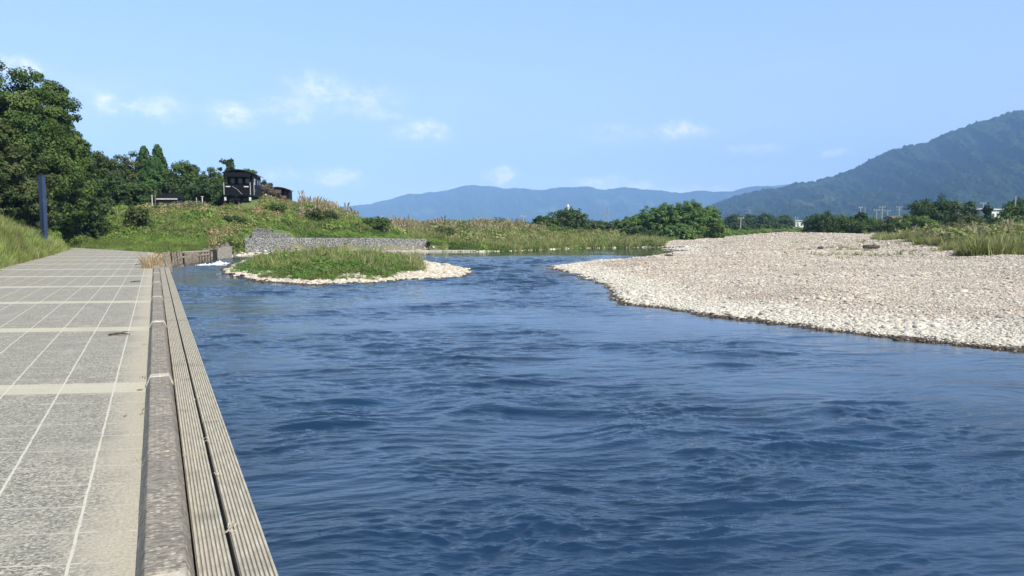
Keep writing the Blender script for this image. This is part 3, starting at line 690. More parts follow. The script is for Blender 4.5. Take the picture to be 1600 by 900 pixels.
def plume_src(i, m1, n=10, h=1.4):
    """pampas: arching stems with feathery heads"""
    r = np.random.default_rng(700 + i); V = []; Fc = []; rnd = []
    for _ in range(n):
        a = r.uniform(0, 6.28); hh = h * r.uniform(.7, 1.1); lx, ly = math.cos(a) * .25 * hh, math.sin(a) * .25 * hh; q = r.uniform(0, 3.14)
        wx_, wy_ = math.cos(q), math.sin(q); b0 = len(V)
        for tt, ww in ((0, .012), (.7, .010), (.78, .05), (.9, .06), (1.0, .01)):
            V += [(lx * tt * tt - wx_ * ww, ly * tt * tt - wy_ * ww, hh * tt), (lx * tt * tt + wx_ * ww, ly * tt * tt + wy_ * ww, hh * tt)]; rnd += [r.uniform()] * 2
        for s_ in range(4): Fc.append((b0 + 2 * s_, b0 + 2 * s_ + 1, b0 + 2 * s_ + 3, b0 + 2 * s_ + 2))
    return src('plume', V, Fc, m1, attrs={'rnd': ('POINT', rnd)})
G_BRIGHT = [(.16, .22, .05), (.25, .33, .08), (.33, .40, .11), (.20, .28, .06), (.42, .42, .20)]
G_MID = [(.09, .16, .028), (.18, .28, .05), (.25, .35, .07), (.13, .21, .04), (.33, .36, .12)]
G_OLIVE = [(.11, .14, .035), (.21, .24, .065), (.29, .30, .10), (.16, .21, .05), (.38, .34, .16)]
G_DRY = [(.20, .16, .07), (.34, .27, .13), (.46, .36, .20), (.28, .23, .11), (.22, .24, .08)]
G_PLUME = [(.26, .20, .12), (.36, .29, .19), (.42, .34, .24), (.18, .19, .08)]
ML_B = leafmat('bright_grass', G_BRIGHT, inst=True, patch=(.19, .19, .07), pscale=.4); ML_M = leafmat('meadow_green', G_MID, inst=True, patch=(.13, .16, .045), pscale=.25)
ML_O = leafmat('olive_scrub', G_OLIVE, inst=True, patch=(.25, .25, .10), pscale=.13); ML_D = leafmat('dry_grass', G_DRY, inst=True); ML_P = leafmat('plume_grass', G_PLUME, inst=True)
ML_K = leafmat('bank_weeds', G_MID, inst=True, patch=(.06, .11, .02), pscale=.22)
ML_I = leafmat('island_grass', [(.05, .12, .018), (.09, .20, .03), (.13, .26, .04), (.06, .14, .02)], inst=True, patch=(.17, .20, .06), pscale=.3)
def tufts(name, m, **k): return make_col(name, [blades_src(i + hash(name) % 7, m, **k) for i in range(5)])
def weeds(name, m, **k): return make_col(name, [leafy_src(i, m, **k) for i in range(5)])
CT_B = tufts('tall grass', ML_B, n=26, w=.013, droop=.6, spread=.5, seg=4); CT_M = tufts('meadow grass', ML_M, n=20, w=.022, droop=.6, spread=.5)
CT_O = tufts('scrub grass', ML_O, n=22, w=.025, droop=.5, spread=.55); CT_D = tufts('dead grass', ML_D, n=18, w=.016, droop=.7, spread=.4)
CT_I = tufts('islet grass', ML_I, n=26, w=.024, droop=.7, spread=.6)
CW_I = weeds('islet weed', ML_I, n=60, R_=.5, size=.07, H_=.55)
CW_K = weeds('bank weed', ML_K, n=120, R_=.6, size=.07, H_=.45); CW_O = weeds('olive weed', ML_O, n=120, R_=.6, size=.07, H_=.5)
CW_M = weeds('lush weed', ML_M, n=110, R_=.5, size=.06, H_=.4); CW_D = weeds('brown weed', ML_D, n=50, R_=.5, size=.07, H_=.6)
CP = make_col('plumes', [plume_src(i, ML_P) for i in range(4)])
def cover(name, n, px0, px1, y0, y1, cond, size, col, label, cat, tilt=.15, dz=-.03, uni=False):
    x, y = sample(n, px0, px1, y0, y1, 0 if uni else 1); h, dr_, di_, dp_, px = ground(x, y, True)
    nz = fbm(x * .12 + 5, y * .12, 3); ok = cond(x, y, px, h, dr_, di_, dp_, nz) & (dp_ > .02); tu = (x + 28.7) * (-.1582) + (y - 80) * .9874; tv = (x + 28.7) * .9874 + (y - 80) * .1582; ok &= ~((np.abs(tv) < 2.3) & (tu > -2.5) & (tu < 42)); ok &= ~((px > 380) & (px < 672) & (sdist(RIVER, x, y) < np.where((px > 388) & (px < 452), 3.0, 2.5)) & (y > 60))
    x, y, h = x[ok], y[ok], h[ok]; sz = size * np.exp(RNG.normal(0, .25, len(x))) * (.85 + .55 * fbm(x * .5 + 3, y * .5, 3))
    return scatter(name, np.stack([x, y, h + dz], -1), sz, col, tilt=tilt, label=label, cat=cat)
land = lambda dr_, di_: (dr_ > .25) & (di_ > 3)
edge_l = lambda y: np.interp(y, [20, 45, 52, 60], [10, 112, 118, 90])
# tall grass left of the promenade
cover('verge_grass', 42000, -420, 125, 14, 56, lambda x, y, px, h, dr, di, dp, nz: (dp > .12) & (px < 122) & (y < 54), .62, CT_B, 'tall bright green grass on the verge left of the promenade', 'grass', .25)
cover('verge_dry_grass', 7000, -420, 125, 14, 50, lambda x, y, px, h, dr, di, dp, nz: (dp < 1.2) & (px < 122) & (y < 52), .36, CT_D, 'dry grass fringe at the left edge of the paving', 'dry grass', .4)
left = lambda px: px < 385
cover('meadow_grass', 30000, 90, 420, 52, 84, lambda x, y, px, h, dr, di, dp, nz: land(dr, di) & (px < 375) & (y < 75), .36, CT_M, 'green meadow grass between promenade and embankment', 'grass', .3)
cover('meadow_weeds', 9000, 20, 420, 56, 84, lambda x, y, px, h, dr, di, dp, nz: land(dr, di) & (px < 375) & (h > .25) & (nz > -.3), .8, CW_M, 'lush weeds on the slope behind the promenade', 'weeds', .2)
cover('embankment_weeds', 12000, 60, 760, 58, 106, lambda x, y, px, h, dr, di, dp, nz: land(dr, di) & (h > np.where(px < 380, 1.3, .3)), .85, CW_K, 'mixed green weeds covering the railway embankment', 'weeds', .2)
cover('embankment_scrub', 14000, 60, 760, 60, 112, lambda x, y, px, h, dr, di, dp, nz: land(dr, di) & (h > 1.0) & (nz > -.15), .62, CT_O, 'olive scrub and long grass on the embankment', 'scrub', .25)
cover('embankment_dry_grass', 22000, 160, 760, 60, 112, lambda x, y, px, h, dr, di, dp, nz: land(dr, di) & (((h > 2.6) & (px > 210)) | ((px > 330) & (px < 395) & (h < 1.6) & (h > -.3))) & (nz > -.3), .8, CW_D, 'brown dead weeds along the top of the embankment', 'dry weeds', .2)
cover('pampas_grass', 3600, 470, 860, 74, 125, lambda x, y, px, h, dr, di, dp, nz: land(dr, di) & ((h > 2.5) & (px < 600) | (px > 600) & (h > .8)) & (nz > -.2), .8, CP, 'pinkish pampas plumes along the crest of the bank', 'pampas grass', .12)
cover('far_bank_scrub', 16000, 640, 1095, 84, 165, lambda x, y, px, h, dr, di, dp, nz: land(dr, di) & ~bar_region(x, y), .85, CT_O, 'olive and yellow scrub on the far bank', 'scrub', .2)
cover('far_bank_weeds', 12000, 640, 1095, 84, 165, lambda x, y, px, h, dr, di, dp, nz: land(dr, di) & ~bar_region(x, y) & (nz > -.3), .85, CW_K, 'low green weeds on the far bank', 'weeds', .2)
cover('islet_grass', 12000, 350, 690, 34, 62, lambda x, y, px, h, dr, di, dp, nz: (di < -.5 - 1.5 * np.abs(fbm(x * .5, y * .5, 2)) - 2.2 * sstep(590, 680, px)) & (px < 668) & (nz + .3 * fbm(x, y, 2) > -.36), .34, CT_I, 'bright green grass growing on the islet', 'grass', .25, uni=True)
cover('islet_dry_grass', 900, 380, 660, 40, 62, lambda x, y, px, h, dr, di, dp, nz: (di < -1.5), .7, CT_O, 'yellowing seed heads in the islet grass', 'dry grass', .2, uni=True)
cover('islet_weeds', 10000, 350, 690, 34, 62, lambda x, y, px, h, dr, di, dp, nz: (di < -1.0 - 1.5 * np.abs(fbm(x * .5, y * .5, 2)) - 2.2 * sstep(590, 680, px)) & (px < 668) & (fbm(x * .6 + 9, y * .6, 3) > -.1), .62, CW_I, 'fresh green weeds growing among the islet grass', 'weeds', .2, uni=True)
cover('bank_foot_weeds', 16000, 300, 770, 66, 98, lambda x, y, px, h, dr, di, dp, nz: land(dr, di) & (px > 340) & (h > -.85) & (h < .9), .7, CW_K, 'green weeds at the foot of the bank behind the gabion wall', 'weeds', .2)
# right bank
rb = lambda x, y, px, wob: ~bar_region(x, y, wob) & (x > 1)
cover('right_bank_grass', 30000, 1330, 1760, 38, 150, lambda x, y, px, h, dr, di, dp, nz: land(dr, di) & rb(x, y, px, nz * 90 - 10), .72, CT_O, 'olive and straw grass on the right bank behind the gravel', 'grass', .25)
cover('right_bank_green_grass', 9000, 1440, 1760, 40, 62, lambda x, y, px, h, dr, di, dp, nz: land(dr, di) & rb(x, y, px, nz * 40) & (nz > -.1), .42, CT_M, 'patch of fresh green grass at the edge of the gravel', 'grass', .25)
cover('right_bank_dry_grass', 8000, 1380, 1760, 40, 120, lambda x, y, px, h, dr, di, dp, nz: land(dr, di) & rb(x, y, px, nz * 90) & (nz < .15), .75, CT_D, 'straw coloured dead grass on the right bank', 'dry grass', .3)
cover('right_bank_weeds', 9000, 1180, 1760, 95, 200, lambda x, y, px, h, dr, di, dp, nz: land(dr, di) & rb(x, y, px, 0), 1.1, CW_O, 'green and olive weeds in front of the bushes on the right bank', 'weeds', .2)
cover('right_bank_scrub_clumps', 700, 1330, 1760, 62, 130, lambda x, y, px, h, dr, di, dp, nz: land(dr, di) & rb(x, y, px, 0) & (y > 60), 1.9, CW_O, 'rounded olive scrub clumps on the right bank', 'scrub', .1)
cover('right_bank_reeds', 500, 1380, 1760, 58, 125, lambda x, y, px, h, dr, di, dp, nz: land(dr, di) & rb(x, y, px, 0) & (nz > -.1), .85, CP, 'pale reeds with feathery heads on the right bank', 'reeds', .12)
cover('far_bank_scrub_clumps', 900, 640, 1095, 88, 160, lambda x, y, px, h, dr, di, dp, nz: land(dr, di) & ~bar_region(x, y) & (h > -.4), 1.9, CW_O, 'rounded olive scrub clumps on the far bank', 'scrub', .1)
cover('embankment_scrub_clumps', 650, 60, 760, 62, 106, lambda x, y, px, h, dr, di, dp, nz: land(dr, di) & (h > 1.0) & ((px < 335) | (px > 475) | (y < 76)), 1.5, CW_M, 'rounded green scrub clumps on the railway embankment', 'scrub', .1)
cover('gravel_weeds', 2600, 1180, 1560, 48, 110, lambda x, y, px, h, dr, di, dp, nz: bar_region(x, y, 0) & (fbm(x * .3, y * .12 + 3, 3) > .12) & (px > 1230), .30, CT_O, 'thin olive weeds scattered on the upper gravel bar', 'weeds', .3)
cover('plain_grass', 14000, 1000, 1500, 145, 420, lambda x, y, px, h, dr, di, dp, nz: land(dr, di) & ~bar_region(x, y, 0), 1.3, CW_K, 'low green growth on the plain beyond the gravel bar', 'weeds', .1)

#PART3
# ---------------------------------------------------------------- trees and bushes
def crown(blobs, n, size, seed, sub=.34, ncl=26, flat=1.0, inner=.32, up=0.0):
    """leaves gathered in clumps over several lobes; returns V, F, rnd"""
    r = np.random.default_rng(seed); vol = np.array([b[3] * b[4] + b[4] * b[5] + b[3] * b[5] for b in blobs]); vol /= vol.sum()
    cs = []; 
    for b, w in zip(blobs, vol):
        k = max(9, int(ncl * w * len(blobs)))
        d = r.normal(size=(k, 3)); d /= np.linalg.norm(d, axis=1)[:, None]
        rr = np.where(r.uniform(size=k) < inner, r.uniform(.2, .7, k), r.uniform(.68, 1.08, k))
        c0 = np.array(b[:3]) + d * rr[:, None] * np.array(b[3:6])
        rad = sub * min(b[3:6]) * r.uniform(.55, 1.25, k)
        for j in range(k): cs.append((*c0[j], rad[j], *d[j], r.uniform()))
    cs = np.array(cs); pr = cs[:, 3] ** 2; pr /= pr.sum(); n = int(n * 1.35); pick = r.choice(len(cs), n, p=pr); c = cs[pick]
    d = r.normal(size=(n, 3)); d /= np.linalg.norm(d, axis=1)[:, None]; rr = r.uniform(.15, 1.35, n) ** .7
    p = c[:, :3] + d * (rr * c[:, 3])[:, None] * np.array([1, 1, .72 * flat])
    nn = d * .7 + c[:, 4:7] * .5 + np.array([0, 0, .45 + up]) + r.normal(0, .55, (n, 3)); nn /= np.linalg.norm(nn, axis=1)[:, None]
    t1 = np.cross(nn, r.normal(size=(n, 3))); t1 /= np.linalg.norm(t1, axis=1)[:, None]; t2 = np.cross(nn, t1)
    s_ = (size * r.uniform(.6, 1.35, n))[:, None]
    V = np.stack([p - t1 * s_, p - t2 * s_ * .55, p + t1 * s_, p + t2 * s_ * .55], 1).reshape(-1, 3)
    rnd = np.clip(c[:, 7] * .6 + r.uniform(0, .4, n), 0, 1)
    return V, np.arange(n * 4).reshape(n, 4), np.repeat(rnd, 4)
M_BARK = mat('bark', (.10, .075, .05), .9, .4, 6, bump=.02)
D_GREEN = [(.026, .055, .012), (.05, .095, .018), (.08, .135, .026), (.11, .165, .036)]
T_BROAD = leafmat('broadleaf', D_GREEN + [(.14, .175, .05)]); T_DARK = leafmat('dark_broadleaf', [(.02, .045, .013), (.038, .073, .018), (.058, .10, .025), (.075, .12, .03)])
T_OLIVE = leafmat('olive_broadleaf', [(.03, .055, .014), (.06, .088, .022), (.09, .12, .032), (.125, .12, .05)])
T_CEDAR = leafmat('cedar', [(.03, .075, .016), (.052, .115, .024), (.075, .15, .03)]); T_WILLOW = leafmat('willow', [(.06, .12, .03), (.10, .18, .042), (.14, .23, .055), (.20, .28, .08)])
T_LIGHT = leafmat('light_green', [(.07, .12, .025), (.11, .17, .035), (.14, .20, .05)]); T_DRY = leafmat('brown_twigs', [(.10, .08, .055), (.15, .12, .085), (.19, .15, .11), (.08, .075, .045)])
T_FAR = leafmat('far_broadleaf', [(.035, .068, .02), (.06, .10, .028), (.085, .13, .038)])
_seed = [1]
def make_tree(name, x, y, top, half_w, leaf, label, cat='tree', group=None, n=5000, size=.16, lobes=6, shape='round', base=None, sub=.34, ncl=26, low=.12, trunkr=None):
    _seed[0] += 1; sd = _seed[0]; r = np.random.default_rng(sd * 13)
    z0 = gz(x, y) if base is None else base; H_ = max(top - z0, .6); e = empty(name, (x, y, z0 - .08), label=label, cat=cat, group=group)
    bl = []
    if shape == 'cone':
        for k in range(9):
            f = k / 8.0; w = half_w * (1.05 - f * .85); bl.append((r.normal(0, .05) * half_w, r.normal(0, .05) * half_w, H_ * (.1 + .83 * f), w, w, H_ * .10))
    elif shape == 'low':
        for k in range(lobes + 4):
            a = k * 2.4 + r.uniform(-.4, .4); q = half_w * r.uniform(.25, .66); rr = half_w * r.uniform(.30, .44)
            tp = H_ * (1 - .38 * (q / half_w) ** 2) * r.uniform(.86, 1.0); hh = min(rr * 1.1, tp * .5); bl.append((math.cos(a) * q, math.sin(a) * q * .8, tp - hh, rr, rr, hh))
            bl.append((math.cos(a + 1) * q * 1.05, math.sin(a + 1) * q * .8, tp * .3, rr * .9, rr * .9, tp * .32))
        bl.append((0, 0, H_ * .62, half_w * .5, half_w * .45, H_ * .38))
    else:
        bl.append((0, 0, H_ * .74, half_w * .55, half_w * .55, H_ * .26))
        for k in range(lobes):
            a = k * 2.4 + r.uniform(0, .6); f = (k + .5) / lobes; zc = H_ * (low + .16 + (.84 - low - .16) * (1 - f) * .92); ww = half_w * (.36 + .25 * math.sin(math.pi * min(1, (1 - f) * .8 + .25)))
            q = half_w - ww if f > .25 else (half_w - ww) * .6
            bl.append((math.cos(a) * q, math.sin(a) * q, zc, ww, ww, min(ww * .8, H_ * .2)))
    if shape == 'cone':
        n = int(n * 1.6); f = r.uniform(0, 1, n) ** 1.35; a = r.uniform(0, 6.283, n); tier = np.round(f * 11 + a * .9) ; br = np.round(a * 1.6 + f * 5)
        lean = (1 - f) ** .62 * (.68 + .28 * np.sin(tier * 2.7 + br * 1.9)) * half_w * 1.1 + half_w * .05
        q = lean * r.uniform(.35, 1, n) ** .6; zz = H_ * (.04 + .96 * f) - q * .22 + r.normal(0, .12, n)
        p = np.stack([np.cos(a) * q, np.sin(a) * q, zz], -1); nn = np.stack([np.cos(a) * .7, np.sin(a) * .7, np.full(n, .6)], -1) + r.normal(0, .4, (n, 3)); nn /= np.linalg.norm(nn, axis=1)[:, None]
        t1 = np.cross(nn, r.normal(size=(n, 3))); t1 /= np.linalg.norm(t1, axis=1)[:, None]; t2 = np.cross(nn, t1); s_ = (size * r.uniform(.6, 1.3, n))[:, None]
        V = np.stack([p - t1 * s_, p - t2 * s_ * .5, p + t1 * s_, p + t2 * s_ * .5], 1).reshape(-1, 3); Fc = np.arange(n * 4).reshape(n, 4)
        rnd = np.repeat(np.clip(.5 + .3 * np.sin(tier * 1.7 + br * 2.3) + r.normal(0, .15, n), 0, 1), 4)
    else: V, Fc, rnd = crown(bl, n, size, sd, sub, ncl)
    V[:, 2] = np.maximum(V[:, 2], .02)
    npmesh('crown', V, Fc, leaf, e, attrs={'rnd': ('POINT', rnd)})
    tr = trunkr or max(.05, H_ * .028); th = H_ * (.9 if shape == 'cone' else .62); mb = MB()
    pts = [(0, 0, -.25), (r.normal(0, .03) * H_, r.normal(0, .03) * H_, th * .4), (r.normal(0, .04) * H_, r.normal(0, .04) * H_, th)]
    mb.path(pts, [tr * 1.25, tr * .85, tr * .3])
    if shape != 'cone':
        for b_ in bl[1:6]:
            m0 = Vector(pts[1]) * .8; c0 = Vector(b_[:3]); mid = m0.lerp(c0, .5) + Vector((0, 0, -.04 * H_)); mb.path([m0, mid, m0.lerp(c0, .92)], [tr * .55, tr * .35, tr * .12], 5)
    mb.build('trunk', M_BARK, e, True)
    return e
def T(name, px, Y, row, wpx, leaf, label, **k):
    return make_tree(name, X(px, Y), Y, ZT(row, Y), wpx / 2 / F * Y, leaf, label, **k)
gL = 'big trees at the left edge'
T('broadleaf_tree', 18, 56, 108, 190, T_BROAD, 'tallest broadleaf tree at the left edge with a rounded dark green top', group=gL, n=95000, size=.105, lobes=13, ncl=30, low=-.05, sub=.36)
T('broadleaf_tree', 86, 60, 124, 122, T_BROAD, 'tall broadleaf tree right of the tallest one, its crown bulging over the blue post', group=gL, n=80000, size=.105, lobes=12, ncl=30, low=-.05, sub=.36)
T('broadleaf_tree', -95, 50, 90, 200, T_OLIVE, 'olive leaved tree cut by the left edge of the picture', group=gL, n=42000, size=.12, lobes=10, low=-.05)
T('broadleaf_tree', 20, 50, 205, 130, T_OLIVE, 'lower olive brown tree in front of the tallest tree', group=gL, n=40000, size=.095, lobes=9, low=-.1)
T('broadleaf_tree', 128, 66, 206, 52, T_BROAD, 'narrow lobe of a broadleaf tree sticking out right over the lower thicket', group=gL, n=24000, size=.10, lobes=7, low=0)
T('shade_tree', 128, 63, 238, 96, T_DARK, 'dark spreading bush tree right behind the blue post', group=gL, n=36000, size=.10, lobes=8, shape='low')
T('shade_tree', 58, 57, 262, 100, T_DARK, 'dark low tree left behind the blue post', group=gL, n=30000, size=.10, lobes=8, shape='low')
T('shade_tree', 5, 52, 290, 110, T_DARK, 'dark undergrowth bush below the tallest tree at the left edge', 'bush', group=gL, n=12000, size=.13, lobes=8, shape='low') if False else None
gR = 'row of trees behind the railway embankment'
T('broadleaf_tree', 166, 88, 242, 92, T_OLIVE, 'olive brown tree between the big dark trees and the cedars', group=gR, n=22000, size=.13, lobes=8, low=-.1)
T('broadleaf_tree', 203, 96, 239, 92, T_OLIVE, 'brownish green tree just left of the cedars', group=gR, n=22000, size=.13, lobes=8, low=-.1)
T('shade_tree', 190, 82, 272, 84, T_DARK, 'dark bushy tree in front of the brownish green tree', group=gR, n=20000, size=.13, lobes=8, shape='low')
T('cedar_tree', 231, 98, 231, 60, T_CEDAR, 'left cedar of the two pointed ones rising above the tree row', group=gR, n=12000, size=.17, shape='cone', ncl=26, sub=.75)
T('cedar_tree', 252, 96, 229, 60, T_CEDAR, 'right cedar of the two pointed ones rising above the tree row', group=gR, n=12000, size=.17, shape='cone', ncl=26, sub=.75)
T('cedar_tree', 244, 90, 250, 84, T_CEDAR, 'lower brighter cedar in front of the two pointed ones', group=gR, n=20000, size=.13, shape='cone', ncl=26, sub=.75)
T('broadleaf_tree', 290, 96, 253, 96, T_BROAD, 'green tree right of the cedars behind the small shed', group=gR, n=22000, size=.13, lobes=8, low=-.1)
T('broadleaf_tree', 330, 96, 258, 90, T_BROAD, 'green tree left of the black brake van', group=gR, n=13000, size=.13, lobes=8, low=-.1)
T('shade_tree', 284, 88, 274, 90, T_DARK, 'dark bush right behind the small shed', group=gR, n=9000, size=.16, shape='low')
T('shade_tree', 335, 86, 277, 90, T_DARK, 'dark bush at the white post beside the black brake van', group=gR, n=9000, size=.16, shape='low')
T('broadleaf_tree', 361, 100, 251, 54, T_DARK, 'round topped dark tree directly behind the black brake van', group=gR, n=9000, size=.17, lobes=7, low=-.1)
T('broadleaf_tree', 392, 100, 262, 44, T_BROAD, 'small rounded tree behind the right roof edge of the black brake van', group=gR, n=8000, size=.17, lobes=7, low=-.1)
T('dry_bush', 420, 98, 286, 44, T_DRY, 'grey brown bare bush between the two brake vans', cat='bush', group=gR, n=9000, size=.11, lobes=7, shape='low')
T('broadleaf_tree', 415, 112, 281, 40, T_DARK, 'dark bush behind the grey brown bare bush', cat='bush', group=gR, n=7000, size=.17, lobes=6, shape='low')
for px, Y, row, w_, lf, lb in ((215, 66, 320, 44, T_OLIVE, 'big clump of olive pampas leaves on the meadow slope'), (362, 74, 350, 56, T_DARK, 'dark green shrub on the slope left of the gabion wall'),
                            (425, 80, 340, 60, T_BROAD, 'green shrub above the left end of the gabion wall'), (500, 86, 326, 66, T_OLIVE, 'olive shrub on the falling crest of the embankment'),
                            (590, 90, 338, 60, T_BROAD, 'green shrub on the bank behind the middle of the gabion wall'), (695, 90, 352, 56, T_OLIVE, 'olive shrub at the right end of the gabion wall')):
    T('shrub', px, Y, row, w_, lf, lb, cat='shrub', n=4500, size=.10, lobes=6, shape='low')
gM = 'trees and bushes beyond the far bank'
for px, Y, row, w_, lf, nm, lb in (
    (888, 150, 324, 74, T_FAR, 'broadleaf_tree', 'round dark tree with a small tower top above it, beyond the far bank'), (850, 138, 336, 46, T_BROAD, 'broadleaf_tree', 'bright green tree at the left of the round dark one beyond the far bank'),
    (922, 160, 342, 50, T_FAR, 'bush', 'low dark bush right of the round dark tree'), (960, 190, 344, 60, T_FAR, 'bush', 'far dark bush just left of the willow thicket'),
    (815, 190, 348, 60, T_FAR, 'bush', 'dark hedge bush far behind the pampas plumes'), (868, 128, 352, 50, T_LIGHT, 'bush', 'light green low bush below the round dark tree')):
    T(nm, px, Y, row, w_, lf, lb, cat='tree' if 'tree' in nm else 'bush', group=gM, n=7000, size=.22, lobes=7, shape='low')
gW = 'willow thicket behind the spit'
for px, Y, row, w_, lf, lb in ((986, 142, 336, 56, T_WILLOW, 'lowest willow bush at the left end of the thicket'), (1012, 145, 324, 62, T_WILLOW, 'second willow bush from the left of the thicket'),
                               (1042, 140, 314, 72, T_WILLOW, 'tall willow bush left of the middle of the thicket'), (1076, 138, 308, 74, T_WILLOW, 'tallest willow bush in the middle of the thicket'),
                               (1102, 142, 319, 58, T_WILLOW, 'willow bush right of the tallest one'), (1120, 136, 345, 26, T_LIGHT, 'yellow green bush at the right end of the willow thicket'),
                               (1060, 132, 348, 70, T_WILLOW, 'low spreading willow in front of the thicket'), (1000, 134, 354, 50, T_DARK, 'dark low bush in front of the left end of the thicket')):
    e = T('willow_bush', px, Y, row, w_, lf, lb, cat='bush', group=gW, n=20000, size=.14, lobes=9, shape='low', sub=.24)
gF = 'far trees between the willow thicket and the right bank bushes'
for i, (px, Y, row, w_, lb) in enumerate(((1145, 330, 334, 34, 'small round tree just right of the willow thicket in the distance'), (1168, 340, 333, 36, 'distant dark tree left of the lattice tower'),
        (1194, 330, 332, 44, 'widest distant dark tree below the mountain foot'), (1222, 335, 335, 40, 'distant dark tree near the twin poles'), (1150, 250, 347, 46, 'lower hedge tree behind the white low roof'),
        (1185, 240, 350, 50, 'middle hedge bush in front of the distant trees'), (1215, 230, 349, 50, 'hedge bush left of the beige hut'), (1180, 190, 356, 80, 'low dark shrubbery just beyond the gravel crest'))):
    T('distant_tree', px, Y, row, w_, T_FAR, lb, group=gF, n=5500, size=.34, lobes=7, shape='low')
gB = 'bushes and trees on the right bank'
for px, Y, row, w_, lf, nm, lb, n in (
    (1282, 150, 330, 66, T_DARK, 'bush', 'dark green bush at the left end of the right bank, beside the beige hut', 11000), (1315, 152, 335, 62, T_BROAD, 'bush', 'second bush from the left end of the right bank', 9000),
    (1343, 156, 328, 24, T_DARK, 'round_tree', 'small round dark tree poking out of the right bank bushes', 6000), (1356, 148, 339, 66, T_BROAD, 'bush', 'broad low bush below the small round tree', 9000),
    (1392, 140, 340, 60, T_OLIVE, 'bush', 'brownish bush below the cluster of utility poles', 7000), (1428, 126, 334, 72, T_LIGHT, 'bush', 'light yellow green bush in the middle of the right bank', 10000),
    (1455, 138, 304, 104, T_DARK, 'broadleaf_tree', 'large dark rounded tree on the right bank', 22000), (1510, 210, 311, 30, T_FAR, 'broadleaf_tree', 'small distant tree left of the white house', 5000),
    (1505, 120, 333, 80, T_OLIVE, 'bush', 'grey olive bush right of the large dark tree', 9000), (1540, 185, 318, 18, T_DARK, 'bush', 'narrow dark bush standing against the white house front', 3500),
    (1585, 230, 306, 44, T_FAR, 'broadleaf_tree', 'distant tree behind the right end of the white house', 6000), (1612, 112, 312, 110, T_BROAD, 'broadleaf_tree', 'green tree rising at the right edge of the picture', 20000),
    (1575, 108, 336, 70, T_BROAD, 'bush', 'green bush in front of the tree at the right edge', 9000), (1480, 112, 346, 60, T_OLIVE, 'bush', 'low olive bush in front of the large dark tree', 6000), (1545, 116, 340, 60, T_OLIVE, 'bush', 'low olive bush below the white house', 6000)):
    T(nm, px, Y, row, w_, lf, lb, cat='tree' if 'tree' in nm else 'bush', group=gB, n=n, size=.17 if Y < 170 else .26, lobes=8, shape='low')

# dry tuft growing at the kerb, single weeds in the joints
def tuft_thing(name, loc, n, h, spread, w, mats, label, cat, seed, droop=.6, group=None, rz=0):
    e = blades_src(seed, mats, n=n, h=h, spread=spread, w=w, droop=droop, seg=4); C.objects.link(e); e.name = name; e.location = loc; e.rotation_euler.z = rz
    return tag(e, label, cat, group)
ML_T = leafmat('straw', [(.36, .27, .14), (.50, .38, .21), (.58, .46, .28)]); ML_G = leafmat('small_weed', [(.12, .13, .05), (.22, .19, .10)])
pt = P(237, 419); tuft_thing('straw_tuft', pt - Vector((0, 0, .02)), 150, .95, .62, .012, ML_T, 'dry straw coloured grass tuft growing at the end of the kerb', 'grass tuft', 41, .95)
pt = P(246, 411); tuft_thing('straw_tuft', pt - Vector((0, 0, .02)), 80, .6, .5, .012, ML_G, 'smaller brownish grass tuft behind the dry straw tuft', 'grass tuft', 42, .9)

# ---------------------------------------------------------------- small things lying about
M_TWIG = mat('twig_bark', (.10, .075, .055), .9, .4, 30)
def twig(px, py, w_px, label, rz):
    c0 = P(px, py); L_ = w_px / F * c0.y; mb = MB(); r = np.random.default_rng(int(px))
    a = Vector((-L_ / 2, 0, .018)); b_ = Vector((L_ / 2, .02, .022))
    mb.path([a, a.lerp(b_, .35) + Vector((0, .02, .012)), a.lerp(b_, .7) + Vector((0, -.015, .016)), b_], [.013, .018, .014, .006], 6)
    mb.path([a.lerp(b_, .45) + Vector((0, 0, .012)), a.lerp(b_, .55) + Vector((.02, .07, .03)), a.lerp(b_, .8) + Vector((0, .11, .02))], [.009, .007, .003], 5)
    o = mb.build('twig', M_TWIG, smooth=True); o.location = c0; o.rotation_euler.z = rz; return tag(o, label, 'twig', 'twigs lying on the paving')
twig(186, 525, 33, 'brown twig lying on the paving near the second pale band', .02); twig(212, 441.5, 16, 'small twig on the paving further away near the kerb', 0); twig(216, 414, 10, 'tiny dark twig on the paving close to the straw tuft', .2)
M_LEAF = mat('dead_leaf', (.22, .11, .05), .8, .3, 20)
def dead_leaf(u, v, z, s_, rz, label):
    mb = MB(); mb.add([(-s_, 0, .004), (-s_ * .3, -s_ * .45, .0), (s_ * .5, -s_ * .3, .006), (s_, 0, .012), (s_ * .4, s_ * .35, .002), (-s_ * .4, s_ * .4, .008), (0, 0, .010)],
           [(0, 1, 6), (1, 2, 6), (2, 3, 6), (3, 4, 6), (4, 5, 6), (5, 0, 6)])
    o = mb.build('dead_leaf', M_LEAF); o.location = uv(u, v, z); o.rotation_euler.z = rz
    md = o.modifiers.new('thick', 'SOLIDIFY'); md.thickness = .002
    return tag(o, label, 'leaf', 'dead leaves along the kerb')
for px, py, s_, rz, lb in ((219, 610, .030, .4, 'curled dead leaf at the end of the nearest pale band, against the kerb'), (196, 651, .016, 1.1, 'small dead leaf on the paving below the nearest pale band'),
                           (223, 590, .018, 2.2, 'small brown leaf just above the nearest pale band beside the kerb'), (224, 641, .012, .9, 'tiny dead leaf touching the kerb, below the nearest pale band')):
    q = P(px, py); dead_leaf(q.dot(DU), q.dot(DV), .003, s_, rz, lb)
M_STRAW = mat('straw_stalk', (.50, .43, .30), .8, .2, 20)
